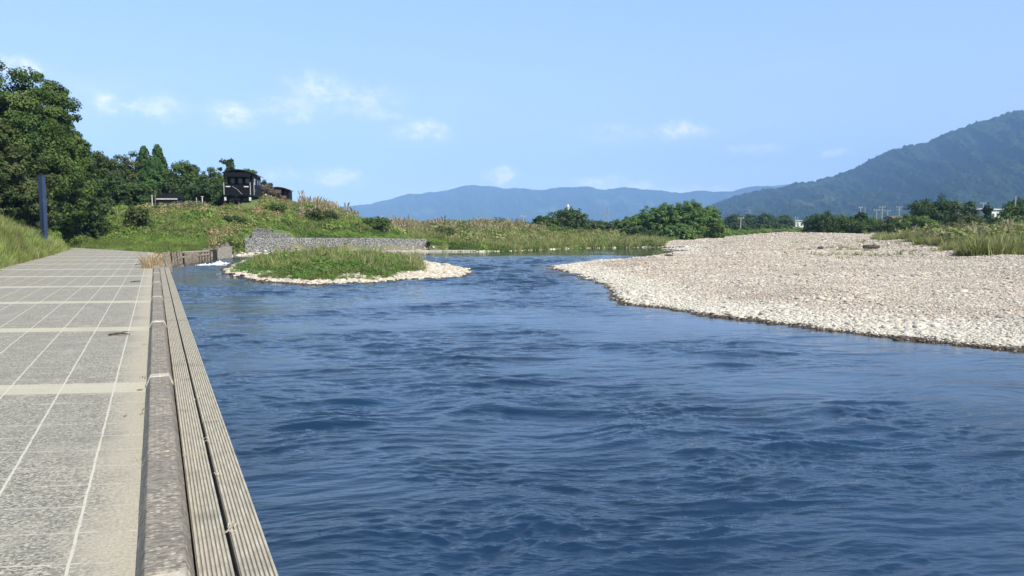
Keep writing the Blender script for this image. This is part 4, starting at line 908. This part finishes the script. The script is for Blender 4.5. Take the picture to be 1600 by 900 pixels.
def stalks(u, seed, label, k=5, L_=.07):
    mb = MB(); r = np.random.default_rng(seed)
    for _ in range(k):
        a = r.uniform(0, 6.28); c0 = Vector((r.normal(0, .012), r.normal(0, .03), r.uniform(0, .01))); d = Vector((math.cos(a), math.sin(a), r.uniform(-.05, .25))) * L_ * r.uniform(.4, 1)
        mb.path([c0, c0 + d * .5 + Vector((0, 0, .012)), c0 + d], [.0022, .002, .001], 4)
    o = mb.build('straw_bits', M_STRAW); vm = (V_P1 + V_P2) / 2 + .004; o.location = uv(u, vm, .037); return tag(o, label, 'straw', None, 'stuff')
for px, py, lb in ((353, 833, 'pale knot of straw caught between the planks near the bottom of the picture'), (330, 748, 'small tangle of straw in the plank gap, second from the viewer'), (302, 627, 'straw bits in the plank gap where the gap turns dark'), (318, 690, 'thin straw bits in the plank gap between two larger tangles')):
    q = P(px, py, .03); stalks(q.dot(DU), int(px), lb, 6 if px == 353 else 3, .09 if px == 353 else .05)
ML_W = leafmat('joint_weed', [(.16, .13, .06), (.26, .21, .12)])
for px, py, z in ((223, 592, 0), (221, 648, 0), (216, 720, 0), (225, 540, 0)):
    q = P(px, py, z); lbs = {592: 'thin dry weed in the crack beside the kerb above the nearest pale band', 648: 'thin dry weed in the kerb crack below the nearest pale band', 720: 'thin dry weed in the kerb crack closest to the viewer', 540: 'thin dry weed in the kerb crack between the first two pale bands'}
    tuft_thing('dry_weed', q, 7, .05, .05, .0016, ML_W, lbs[py], 'weed', 60 + int(px), 1.0)['kind'] = 'stuff'
M_LOG = mat('driftwood', (.075, .06, .05), .9, .4, 9, bump=.02)
def log(px, py, wpx, hpx, label, rz=0, zz=None):
    z = zz if zz is not None else -.3
    for _ in range(4): q = P(px, py, z); z = gz(q.x, q.y)
    q = P(px, py, z); L_ = wpx / F * q.y; r_ = hpx / F * q.y / 2; mb = MB()
    mb.path([(-L_ / 2, 0, r_ * .9), (-L_ * .2, .02, r_ * 1.0), (L_ * .2, -.03, r_ * .9), (L_ / 2, 0, r_ * .75)], [r_ * .8, r_, r_ * .85, r_ * .9], 9)
    mb.path([(L_ * .05, 0, r_), (L_ * .12, -.1, r_ * 2.0), (L_ * .2, -.15, r_ * 2.6)], [r_ * .35, r_ * .25, r_ * .12], 5)
    o = mb.build('driftwood_log', M_LOG, smooth=True); o.location = q; o.rotation_euler.z = rz; return tag(o, label, 'driftwood', 'driftwood on the gravel bar')
log(1361, 389, 24, 7, 'thick dark log lying on the upper gravel bar'); log(1524, 401.5, 30, 2.6, 'long thin dark branch on the gravel at the edge of the green grass')
log(1282, 389, 9, 4, 'short dark stump of driftwood left of the thick log', .4); log(1098, 384, 14, 5, 'dark brushwood clump where the inlet reaches the gravel bar', .1); log(1045, 400, 12, 3, 'dark driftwood stick at the tip of the gravel spit', .2)

# ---------------------------------------------------------------- blue post
M_BLUE = mat('dark_blue_paint', (.028, .045, .09), .5, .12, 3); M_BLUE2 = mat('navy_strip', (.012, .02, .045), .6, .1, 3)
Yp = 44.0; xb = X(71, Yp); zb = gz(xb, Yp); e = empty('blue_post', (xb, Yp, zb - .2), -.5, label='tall flat dark blue signpost standing in the grass left of the promenade', cat='signpost')
hp = ZT(275, Yp) - zb + .2; MB().box((0, 0, hp / 2), (.42, .2, hp)).build('post', M_BLUE, e, bevel=.008)
MB().box((.09, -.103, hp * .42), (.06, .012, hp * .42)).build('front_strip', M_BLUE2, e); MB().box((0, 0, hp + .012), (.44, .22, .024)).build('cap', M_BLUE, e, bevel=.004)  # thin raised strip in darker navy, no recess is cut

# ---------------------------------------------------------------- timber revetment, weir foam, gabion wall
M_PILE = mat('weathered_timber', (.17, .14, .11), .9, .45, 8, bump=.01); M_BEAM = mat('pale_beam', (.36, .32, .25), .9, .25, 6); M_DKW = mat('dark_timber', (.035, .03, .024), .8, .4, 8)
M_SHEET = mat('grey_timber_boards', (.30, .275, .24), .9, .3, 10)
rv = empty('timber_revetment', (*P(258, 417, WZ)[:2], WZ), label='dark timber pile revetment holding the meadow edge beside the weir', cat='revetment')
o0 = Vector(rv.location); line_ = [P(259, 416.5, WZ), P(284, 414, WZ), P(306, 411, WZ), P(345, 404.5, WZ)]
def along(f):
    f *= 3; i = min(int(f), 2); return line_[i].lerp(line_[i + 1], f - i)
for i in range(15):
    p_ = along(i / 14 * .36) - o0; r = np.random.default_rng(i); MB().tube((p_.x, p_.y, -.6), (p_.x + r.normal(0, .05) - .12, p_.y + r.normal(0, .05), .93 + r.normal(0, .05)), .075, .065, 8).build('pile', M_PILE, rv, True)
for i in range(14):
    p_ = along(.40 + i / 13 * .46) - o0; r = np.random.default_rng(50 + i); MB().tube((p_.x, p_.y + .1, -.6), (p_.x + r.normal(0, .03), p_.y + .1, .86 - i * .012), .10, .09, 8).build('pile', M_PILE, rv, True)
a_, b_ = along(.38) - o0, along(.84) - o0
MB().path([(a_.x, a_.y - .12, .52), (b_.x, b_.y - .12, .50)], [.055, .055], 8).build('beam', M_BEAM, rv)
MB().path([(a_.x, a_.y - .05, .86), (b_.x, b_.y - .05, .74)], [.06, .06], 8).build('beam', M_BEAM, rv)
bk = MB(); a_ = line_[0] - o0; n_ = [l - o0 for l in line_]
for p0, p1 in zip(n_[:-1], n_[1:]):
    d = Vector((p1 - p0).xy.to_3d()); nn = Vector((-d.y, d.x, 0)).normalized()
    bk.box(((p0.x + p1.x) / 2 + nn.x * .32, (p0.y + p1.y) / 2 + nn.y * .32, .1), (d.length, .06, 1.35), math.atan2(d.y, d.x))
bk.build('backing_boards', M_DKW, rv)  # near-black boards set behind the piles
q0, q1 = P(343, 405, WZ), P(361, 402, WZ)
for i in range(9):
    p_ = q0.lerp(q1, i / 8) - o0; r = np.random.default_rng(90 + i); MB().box((p_.x, p_.y, .28), (.17, .08, 1.25 + r.uniform(0, .15)), .1).build('sheet_board', M_SHEET, rv)
# foam of the weir
M_FOAM = mat('white_water', (.66, .70, .74), .5, .2, 5, bump=.02, bscale=9)
def foam(cx_, cy_, L_, Wd, hh, seed, n=44):
    u = np.linspace(-1, 1, n); A, B = np.meshgrid(u, np.linspace(-1, 1, 26)); rr = np.sqrt(A * A + B * B)
    env = np.clip(1 - rr, 0, 1) ** .7; z = env * hh * (.25 + 3.0 * np.abs(fbm(A * 5 + seed, B * 3 + seed, 4))) - .06
    q = P(cx_, cy_, WZ); V = np.stack([(q.x + A * L_ / 2).ravel(), (q.y + B * Wd / 2).ravel(), (WZ + z).ravel()], -1)
    return tag(npmesh('foam', V, grid_faces(26, n)[:, ::-1], M_FOAM, smooth=True), kind='stuff')
foam(341, 413, 1.5, 1.8, .20, 2.0); foam(318, 414.5, 1.5, 1.3, .12, 5.0); foam(354, 411.5, 1.0, 1.2, .08, 8.0); foam(330, 415.5, 2.2, 1.0, .05, 6.3)
r = np.random.default_rng(5)
for px, py, L_, h_ in ((755, 412, 2.0, .045), (775, 421, .9, .04), (798, 424, 1.3, .05), (742, 411, 1.0, .04), (805, 420, .8, .04), (722, 436, .7, .03), (705, 452, .8, .03), (815, 455, .5, .025), (700, 417, .6, .05)):
    foam(px, py, L_, .9, h_, px * .1, 20)

# gabion wall
M_GAB = bpy.data.materials.new('gabion_stone'); M_GAB.use_nodes = True; t = NT(M_GAB.node_tree); b = M_GAB.node_tree.nodes['Principled BSDF']
pos = t.new('ShaderNodeNewGeometry').outputs['Position']; vc = t.new('ShaderNodeTexVoronoi'); t.l.new(pos, vc.inputs['Vector']); vc.inputs['Scale'].default_value = 8.5
c = t.ramp(t.sep(vc.outputs['Color'])[0], [(0, (.22, .215, .20)), (.4, (.27, .265, .25)), (.75, (.31, .305, .285)), (1, (.40, .39, .36))])
c = t.mix(t.mapr(vc.outputs['Distance'], .40, .62), c, (.12, .118, .11)); t.l.new(c, b.inputs['Base Color']); b.inputs['Roughness'].default_value = .9
bp = t.new('ShaderNodeBump'); bp.inputs['Strength'].default_value = 1; bp.inputs['Distance'].default_value = .06; t.l.new(t.math('MULTIPLY', vc.outputs['Distance'], -1), bp.inputs['Height']); t.l.new(bp.outputs[0], b.inputs['Normal'])
gw = empty('gabion_wall', (*P(520, 394, WZ)[:2], WZ), label='long grey gabion wall of caged stones along the far bank behind the islet', cat='stone wall')
g0 = Vector(gw.location)
def wall_strip(px0, px1, r0, r1, zb_, back, name, m, parent, thick=1.0, batter=.12):
    nx = 150; px = np.linspace(px0, px1, nx); base = np.interp(px, [365, 380, 460, 560, 670], [401.5, 399, 396.5, 394.8, 392.6])
    pts = np.array([P(a, b_, WZ)[:2] for a, b_ in zip(px, base)]); top = np.array([ZT(np.interp(a, [px0, px1], [r0, r1]), q[1]) for a, q in zip(px, pts)])
    V = []; nz = 22
    for k in range(nz + 3):
        for i in range(nx):
            f = min(k, nz) / nz; z = zb_ + (top[i] - zb_) * f; off = back + batter * f * (top[i] - zb_)
            if k > nz: off += thick * (k - nz) / 2
            if 0 < k < nz: off += r.normal(0, .025)
            if k == nz: z += r.normal(0, .03)
            V.append((pts[i, 0] - .15 * off - g0.x, pts[i, 1] + off - g0.y, z - g0.z))
    o = npmesh(name, V, grid_faces(nz + 3, nx)[:, ::-1], m, parent); md = o.modifiers.new('t', 'SOLIDIFY'); md.thickness = .12; md.offset = -1; return o
wall_strip(380, 470, 372, 372, -1.0, .8, 'stone_basket', M_GAB, gw); wall_strip(470, 571, 372, 372.3, -.95, .8, 'stone_basket', M_GAB, gw); wall_strip(572, 668, 372.3, 373.6, -.95, .8, 'stone_basket', M_GAB, gw)
wall_strip(390, 450, 363, 365, .3, 1.15, 'stone_basket', M_GAB, gw); wall_strip(396, 422, 356.5, 359, .8, 1.5, 'stone_basket', M_GAB, gw)
lg = MB(); M_LEDGE = mat('pale_concrete_ledge', (.42, .39, .33), .9, .15, 2)
for a, b_ in ((540, 600), (600, 668), (668, 745)):
    p0, p1 = P(a, np.interp(a, [540, 670, 745], [395.4, 393, 393]), WZ), P(b_, np.interp(b_, [540, 670, 745], [395.4, 393, 393]), WZ); d = p1 - p0
    lg.box(((p0.x + p1.x) / 2 - g0.x, (p0.y + p1.y) / 2 + .3 - g0.y, .02), (d.length, 1.0, .28), math.atan2(d.y, d.x))
lg.build('ledge', M_LEDGE, gw)
# bare earth scarp right of the wall
M_SCARP = mat('bare_earth', (.42, .33, .24), .95, .25, 1.2, bump=.08, bscale=3)
n = 30; A, B = np.meshgrid(np.linspace(-1, 1, n), np.linspace(0, 1, 12)); q = P(728, 390.5, WZ)
V = np.stack([q.x + A * (1.75 - .5 * B) , q.y + B * 1.6 + .3 * gnoise(A * 2, B * 2), WZ + .15 + B * 1.3 + .15 * gnoise(A * 4, B * 3 + 2)], -1).reshape(-1, 3)
o = npmesh('earth_scarp', V, grid_faces(12, n)[:, ::-1], M_SCARP, smooth=True); md = o.modifiers.new('t', 'SOLIDIFY'); md.thickness = .5; md.offset = -1
tag(o, kind='structure')

# ---------------------------------------------------------------- railway vehicles on the embankment
M_BLK = mat('black_paint', (.007, .007, .009), .6, .2, 3, spec=.12); M_ROOF = mat('dark_roof', (.014, .015, .018), .75, .15, 2, spec=.15); M_WHT = mat('white_paint', (.55, .55, .53), .6, .08, 4)
M_RUST = mat('rusty_steel', (.13, .065, .04), .9, .4, 3); M_RED = mat('faded_red_brown', (.20, .085, .06), .85, .3, 3); M_GLS = mat('dim_glass', (.07, .085, .10), .15, .1, 2, spec=.6); M_GREY = mat('grey_green_steel', (.06, .065, .055), .8, .25, 3)
M_RAIL = mat('rail_steel', (.12, .08, .06), .7, .3, 3); M_BAL = mat('ballast', (.22, .19, .16), .95, .3, 8, bump=.05)
A0 = Vector((X(374, 80), 80, 0)); A1 = Vector((X(447, 114), 114, 0)); dirt = (A1 - A0).normalized(); RZ = math.atan2(dirt.y, dirt.x) - math.pi / 2
ZR = max(gz(A0.x, A0.y), gz(A0.x + dirt.x * 5, A0.y + dirt.y * 5), 3.6) + .06
tb = MB(); tb.prism([(-1.7, -.6), (-1.2, -.06), (1.2, -.06), (1.7, -.6)], -1, 42); o = tb.build('track_bed', M_BAL); o.location = (A0.x, A0.y, ZR - .12); o.rotation_euler.z = RZ; tag(o, kind='structure')
tr = empty('railway_track', (A0.x, A0.y, ZR - .15), RZ, label='short railway track on the embankment under the old vehicles', cat='railway track')
for s_ in (-.53, .53): MB().box((s_, 20.5, .09), (.07, 43, .12)).build('rail', M_RAIL, tr)
sl = MB()
for k in range(60): sl.box((0, -.8 + k * .72, .0), (2.0, .22, .1))
sl.build('sleepers', M_LOG, tr)
def wheelset(parent, y, m=M_BLK):
    for s_ in (-.56, .56):
        w_ = MB(); w_.tube((s_ - .06, y, .43), (s_ + .06, y, .43), .43, .43, 18); o = w_.build('wheel', m, parent)
def roof_prism(half, rise, n=9, t_=.07):
    top = [(-half + 2 * half * i / n, rise * (1 - (2 * i / n - 1) ** 2)) for i in range(n + 1)]
    return [(x, z) for x, z in top] + [(x, z - t_) for x, z in top[::-1]]
bv = empty('brake_van', (A0.x, A0.y, ZR), RZ, label='black brake van with white handrails on an open end platform, on the embankment', cat='railway van')
HW = 1.2; BH = 2.1; z0 = 1.0
MB().box((0, 3.2, .92), (2.45, 6.6, .22)).build('underframe', M_BLK, bv)
MB().box((0, 3.2, .55), (1.9, 6.2, .55)).build('underbody_block', M_BLK, bv)  # solid black block added to darken the gap under the van
MB().box((0, 3.7, z0 + BH / 2), (2 * HW, 4.6, BH)).build('body', M_BLK, bv, bevel=.02)
o = MB().prism(roof_prism(1.36, .34), -.15, 6.7).build('roof', M_ROOF, bv); o.location.z = z0 + BH + .02
MB().box((0, -.05, z0 + BH - .18), (2.5, .08, .44)).build('roof_beam', M_BLK, bv)
for s_ in (-1, 1):
    MB().box((s_ * 1.14, .0, z0 + 1.05), (.09, .09, 2.1)).build('porch_post', M_BLK, bv)
    MB().box((s_ * 1.14, .75, z0 + .5), (.06, 1.4, .95)).build('porch_side', M_BLK, bv)
    MB().tube((s_ * 1.22, -.14, z0 - .1), (s_ * 1.22, -.14, z0 + 1.15), .025, n=6).build('handrail', M_WHT, bv)
    MB().tube((s_ * 1.32, 1.3, z0 - .05), (s_ * 1.32, 1.3, z0 + 1.2), .022, n=6).build('handrail', M_WHT, bv)
    MB().box((s_ * .85, -.12, z0 + .72), (.42, .05, .10)).build('white_plate', M_WHT, bv)
    MB().box((s_ * 1.15, .1, .5), (.16, .3, .34)).build('step', M_WHT, bv); MB().box((s_ * .62, -.3, .95), (.14, .5, .14)).build('buffer', M_BLK, bv)
MB().box((0, -.04, z0 + .45), (2.2, .06, .95)).build('end_panel', M_BLK, bv)
MB().path([(-.45, -.1, z0 + .75), (.0, -.12, z0 + .45), (.45, -.12, z0 - .05)], [.012, .012, .012], 5).build('hose', M_WHT, bv)
for x_ in (-.7, .02, .7): f = MB().box((x_, 1.395, z0 + 1.38), (.44, .04, .55)).build('window', M_GREY, bv); MB().box((x_, 1.375, z0 + 1.38), (.32, .03, .43)).build('pane', M_GLS, f)
for y_ in (2.4, 4.0, 5.2):
    for s_ in (1,): f = MB().box((s_ * (HW + .012), y_, z0 + 1.35), (.04, .55, .6)).build('window', M_WHT if y_ < 3 else M_GREY, bv); MB().box((s_ * (HW + .03), y_, z0 + 1.35), (.03, .42, .47)).build('pane', M_GLS, f)
MB().box((HW + .01, 2.6, z0 + .45), (.02, .9, .22)).build('marking', M_GREY, bv)
MB().box((0, -.45, .72), (.22, .3, .2)).build('coupler', M_BLK, bv)
for y_ in (1.2, 5.2): wheelset(bv, y_)
bv.scale = (1.08, 1.08, 1.04)
# flat wagon
FY = 10.2; fo = A0 + dirt * FY; fw = empty('flat_wagon', (fo.x, fo.y, ZR), RZ, label='low rusty flat wagon between the two brake vans', cat='railway wagon')
MB().box((0, 5.5, .82), (2.3, 11.0, .2)).build('deck', M_RUST, fw)
for y_ in (0.05, 3.5, 7.5, 10.9):
    for s_ in (-1, 1): MB().box((s_ * 1.12, y_, 1.15), (.08, .08, .55)).build('stake', M_RUST, fw)
MB().box((1.25, -.25, .95), (.12, .1, 1.1)).build('end_post', M_WHT, fw); MB().box((1.2, 4.0, 1.05), (.12, .08, .9)).build('end_post', M_BEAM, fw)
MB().box((.1, 7.6, 1.2), (1.7, 2.6, .5)).build('load', M_RED, fw, bevel=.05)
for y_ in (1.4, 3.2, 8.0, 9.8): wheelset(fw, y_, M_RUST)
MB().box((0, 5.5, .55), (.5, 5.0, .3)).build('truss', M_RUST, fw)
# rusty brake van
RY = 27.5; ro = A0 + dirt * RY; rvn = empty('brake_van', (ro.x, ro.y, ZR), RZ, label='rusty brown brake van with open porch furthest along the embankment', cat='railway van')
MB().box((0, 3.2, .92), (2.45, 6.6, .22)).build('underframe', M_RUST, rvn); MB().box((0, 4.2, z0 + .98), (2.4, 3.6, 1.95)).build('body', M_BLK, rvn)
o = MB().prism(roof_prism(1.4, .28), -.2, 6.5).build('roof', M_RED, rvn); o.location.z = z0 + 1.98
for s_ in (-1, 1): MB().box((s_ * 1.14, .0, z0 + 1.0), (.1, .1, 2.0)).build('porch_post', M_BLK, rvn)
MB().box((0, -.02, z0 + .30), (2.3, .08, .62)).build('end_panel', M_GREY, rvn); MB().box((0, -.06, z0 + .80), (2.35, .25, .42)).build('roof_cover', M_RED, rvn, bevel=.05)
MB().box((0, 6.35, z0 + 2.25), (.7, .5, .25)).build('vent', M_BLK, rvn); f = MB().box((-.25, 2.38, z0 + 1.45), (.5, .03, .5)).build('window', M_GREY, rvn); MB().box((-.25, 2.36, z0 + 1.45), (.38, .03, .38)).build('pane', M_GLS, f)
for y_ in (1.2, 5.2): wheelset(rvn, y_, M_RUST)

# small shed, posts and low pile left of the vans
M_PALE = mat('pale_board', (.50, .48, .43), .85, .15, 4)
Ys = 76; xs = X(265, Ys); zs = gz(xs, Ys); sh = empty('shed', (xs, Ys, ZT(322, Ys)), .05, label='low shed with dark flat roof and pale eaves strip on the embankment crest', cat='shed')
MB().box((0, .8, .35), (1.85, 1.5, .75)).build('wall', M_GREY, sh); MB().prism([(-1.05, 0), (1.05, 0), (.95, .5), (-.95, .5)], -.15, 1.8).build('roof', M_ROOF, sh).location.z = .72; MB().box((0, -.17, .68), (2.05, .06, .12)).build('eaves_board', M_PALE, sh)
def post(px, Y, r_top, r_bot, w_, m, label, arm=False, cat='post'):
    x = X(px, Y); zt = ZT(r_top, Y); zb_ = min(ZT(r_bot, Y), gz(x, Y) + .3) - .3; e = empty('post', (x, Y, zb_), label=label, cat=cat); MB().tube((0, 0, 0), (0, 0, zt - zb_), w_, n=8).build('shaft', m, e)
    MB().box((0, 0, zt - zb_ + .02), (w_ * (5 if arm else 2.6), w_ * 2.6, .05)).build('head', m, e); return e
post(319, 76, 308, 322, .05, M_WHT, 'white post with a small flat head right of the shed', True); post(246, 75, 299, 322, .05, M_PILE, 'tall thin grey post just left of the shed')
post(241, 74, 306, 324, .045, M_PALE, 'short pale leaning post left of the shed'); post(310, 77, 310, 322, .03, M_WHT, 'thin white stake between shed and white post')
mb = MB(); q = Vector((X(306, 75), 75, ZT(323, 75)))
for i in range(16): a = RNG.uniform(-1.3, 1.3); mb.path([(a - .5, RNG.uniform(-.4, .4), RNG.uniform(.0, .3)), (a, RNG.uniform(-.3, .3), RNG.uniform(.3, .75) * (1 - abs(a) * .4)), (a + .6, RNG.uniform(-.4, .4), .05)], [.03, .035, .02], 5)
o = mb.build('brushwood_pile', M_PILE); o.location = q; tag(o, 'heap of grey brown brushwood between the shed and the white post', 'brushwood')

# ---------------------------------------------------------------- distant poles, towers and houses
M_POLE = mat('concrete_pole', (.30, .30, .29), .85, .1, 3); M_LATT = mat('galvanised_steel', (.22, .24, .27), .6, .1, 3)
def utility_pole(px, Y, top, label, arms=2, w_=.17, g='utility poles beyond the right bank'):
    x = X(px, Y); z_ = gz(x, Y); H_ = ZT(top, Y) - z_; e = empty('utility_pole', (x, Y, z_), RNG.uniform(-.5, .5), label=label, cat='utility pole', group=g)
    MB().tube((0, 0, -.3), (0, 0, H_), w_ * 1.15, w_ * .8, 8).build('pole', M_POLE, e)
    for k in range(arms): MB().box((0, .02, H_ - .4 - k * .9), (1.9 - .4 * k, .12, .14)).build('crossarm', M_POLE, e)
    if arms: 
        for s_ in (-.8, 0, .8): MB().tube((s_, .02, H_ - .33), (s_, .02, H_ - .02), .07, n=6).build('insulator', M_WHT, e)
    return e
for px, Y, top, lb, a in ((1367, 250, 327, 'leftmost of the cluster of utility poles above the brownish bush', 1), (1375.5, 240, 322, 'tallest double armed utility pole in the cluster above the brownish bush', 3), (1384, 260, 328, 'third utility pole of the cluster above the brownish bush', 1),
        (1402, 250, 322, 'utility pole just left of the large dark tree', 2), (1342, 270, 323, 'utility pole behind the small round tree', 1), (1349, 290, 324, 'thin distant pole right behind the small round tree', 0), (1582, 170, 307, 'utility pole in front of the trees at the right edge', 0),
        (1532, 240, 316, 'utility pole left of the white house', 1), (1495, 260, 315, 'pole with a pale head between the large dark tree and the small distant tree', 2), (1156, 230, 339, 'tall pole above the white low roof right of the willow thicket', 1), (1164, 250, 352, 'short pole right of the white low roof', 1),
        (1171, 260, 353, 'second short pole right of the white low roof', 0), (1241, 300, 338, 'left pole of the pair above the beige hut', 0), (1244.5, 300, 339, 'right pole of the pair above the beige hut', 0), (1230, 260, 353, 'short pole left of the beige hut', 0),
        (818, 230, 336, 'pole standing up behind the pampas plumes left of the round dark tree', 1), (759, 240, 338, 'thin pole behind the left part of the pampas plumes', 0), (684, 260, 338, 'thin pole behind the right end of the embankment', 0), (919, 230, 345, 'short pole right of the round dark tree', 0)):
    utility_pole(px, Y, top, lb, a)
def lattice_tower(px, Y, top, label, wd):
    x = X(px, Y); H_ = ZT(top, Y) - .3; e = empty('lattice_tower', (x, Y, .3), .3, label=label, cat='pylon', group='distant lattice towers')
    for sx, sy in ((-1, -1), (1, -1), (1, 1), (-1, 1)): MB().path([(sx * wd, sy * wd, -1), (sx * wd * .35, sy * wd * .35, H_ * .7), (sx * .15, sy * .15, H_)], [.22, .18, .12], 4).build('leg', M_LATT, e)
    br = MB(); k_ = 8
    for k in range(k_):
        f0, f1 = k / k_, (k + 1) / k_; w0, w1 = wd * (1 - f0 * .9) + .1, wd * (1 - f1 * .9) + .1
        for sy in (-1, 1): br.tube((-w0, sy * w0, H_ * f0), (w1, sy * w1, H_ * f1), .09, n=4).tube((w0, sy * w0, H_ * f0), (-w1, sy * w1, H_ * f1), .09, n=4)
    br.build('bracing', M_LATT, e)
    for k in range(3): MB().tube((-wd * 1.3, 0, H_ * (.97 - .11 * k)), (wd * 1.3, 0, H_ * (.97 - .11 * k)), .16, n=5).build('crossarm', M_LATT, e)
lattice_tower(948, 900, 323, 'lattice tower left of the willow thicket below the far hills', 3.5); lattice_tower(1169, 900, 323, 'lattice tower above the distant trees right of the willow thicket', 3.5)
lattice_tower(941, 1300, 332, 'smaller lattice tower beside the taller one left of the willow thicket', 3.0); lattice_tower(612, 1500, 326, 'faint lattice tower in front of the left end of the far hills', 4.0)
# little white tower behind the round dark tree
e = empty('water_tower', (X(887, 420), 420, .3), label='small white tower top just above the round dark tree', cat='tower'); Ht = ZT(323, 420) - .3
MB().tube((0, 0, 0), (0, 0, Ht), 1.0, .9, 12).build('shaft', M_WHT, e); MB().tube((0, 0, Ht), (0, 0, Ht + 1.2), .95, .3, 12).build('cap', M_WHT, e)
M_HW = mat('white_render', (.64, .63, .60), .8, .06, 1); M_TILE = mat('brown_tile', (.16, .11, .09), .8, .3, 6); M_BEIGE = mat('beige_render', (.52, .45, .37), .85, .1, 1); M_GREYR = mat('grey_roof', (.33, .34, .35), .7, .1, 2)
def house(px, Y, r0, r1, wpx, label, wallm, roofm, pitch=.25, depth=7, nwin=3, name='house', rz=0, floors=1, zb_=None):
    x = X(px, Y); top = ZT(r0, Y); bot = ZT(r1, Y); zg = min(gz(x, Y), bot); w_ = wpx / F * Y; e = empty(name, (x, Y, zg), rz, label=label, cat=name.replace('_', ' '), group=None)
    Hh = top - zg; eh = Hh - w_ * pitch * .35; MB().box((0, depth / 2, eh / 2 - .2), (w_, depth, eh + .4)).build('wall', wallm, e)
    rf = MB(); y0, y1 = -.4, depth + .4; hw = w_ / 2 + .4; vs = [(-hw, y0, eh), (hw, y0, eh), (hw, y1, eh), (-hw, y1, eh), (-hw * .9, depth / 2, Hh), (hw * .9, depth / 2, Hh), (-hw, y0, eh - .15), (hw, y0, eh - .15), (hw, y1, eh - .15), (-hw, y1, eh - .15)]
    rf.add(vs, [(0, 1, 5, 4), (2, 3, 4, 5), (1, 2, 5), (3, 0, 4), (6, 9, 8, 7), (0, 6, 7, 1), (1, 7, 8, 2), (2, 8, 9, 3), (3, 9, 6, 0)]); rf.build('roof', roofm, e)
    for i in range(nwin):
        xx = -w_ / 2 + w_ * (i + .5) / nwin; f = MB().box((xx, -.02, eh * .62), (w_ / nwin * .45, .08, min(1.3, eh * .3))).build('window', M_GREY, e); MB().box((xx, -.07, eh * .62), (w_ / nwin * .36, .04, min(1.1, eh * .24))).build('pane', M_GLS, f)
    return e
house(1552, 205, 326, 334.5, 27, 'white house with a flat long front seen above the bushes at the far right', M_HW, M_HW, .12, nwin=4); house(1535, 215, 325, 333, 10, 'low white annex with grey roof left of the white house', M_HW, M_GREYR, .4, nwin=1)
house(1258, 200, 358.5, 364.5, 16, 'beige hut beside the left end of the right bank bushes', M_BEIGE, M_GREYR, .15, nwin=1, name='hut', depth=4); house(1148, 300, 357.5, 364, 20, 'low building with white roof right of the willow thicket', M_HW, M_HW, .2, nwin=2)
house(1248, 420, 344, 360, 12, 'distant white gabled house above the beige hut', M_HW, M_GREYR, .4, nwin=2); house(1241, 330, 355, 362, 14, 'distant pale house left of the beige hut', M_HW, M_GREYR, .3, nwin=2)
house(1405, 235, 337, 343, 22, 'brown tiled roof showing between the utility poles and the large dark tree', M_BEIGE, M_TILE, .5, nwin=2); house(1512, 240, 327, 333, 36, 'long pale grey roof left of the white house', M_HW, M_GREYR, .15, nwin=3, name='greenhouse')
house(1063, 134, 367, 371.5, 5, 'tiny white hut at the foot of the willow thicket', M_HW, M_HW, .3, nwin=1, name='hut', depth=.6)
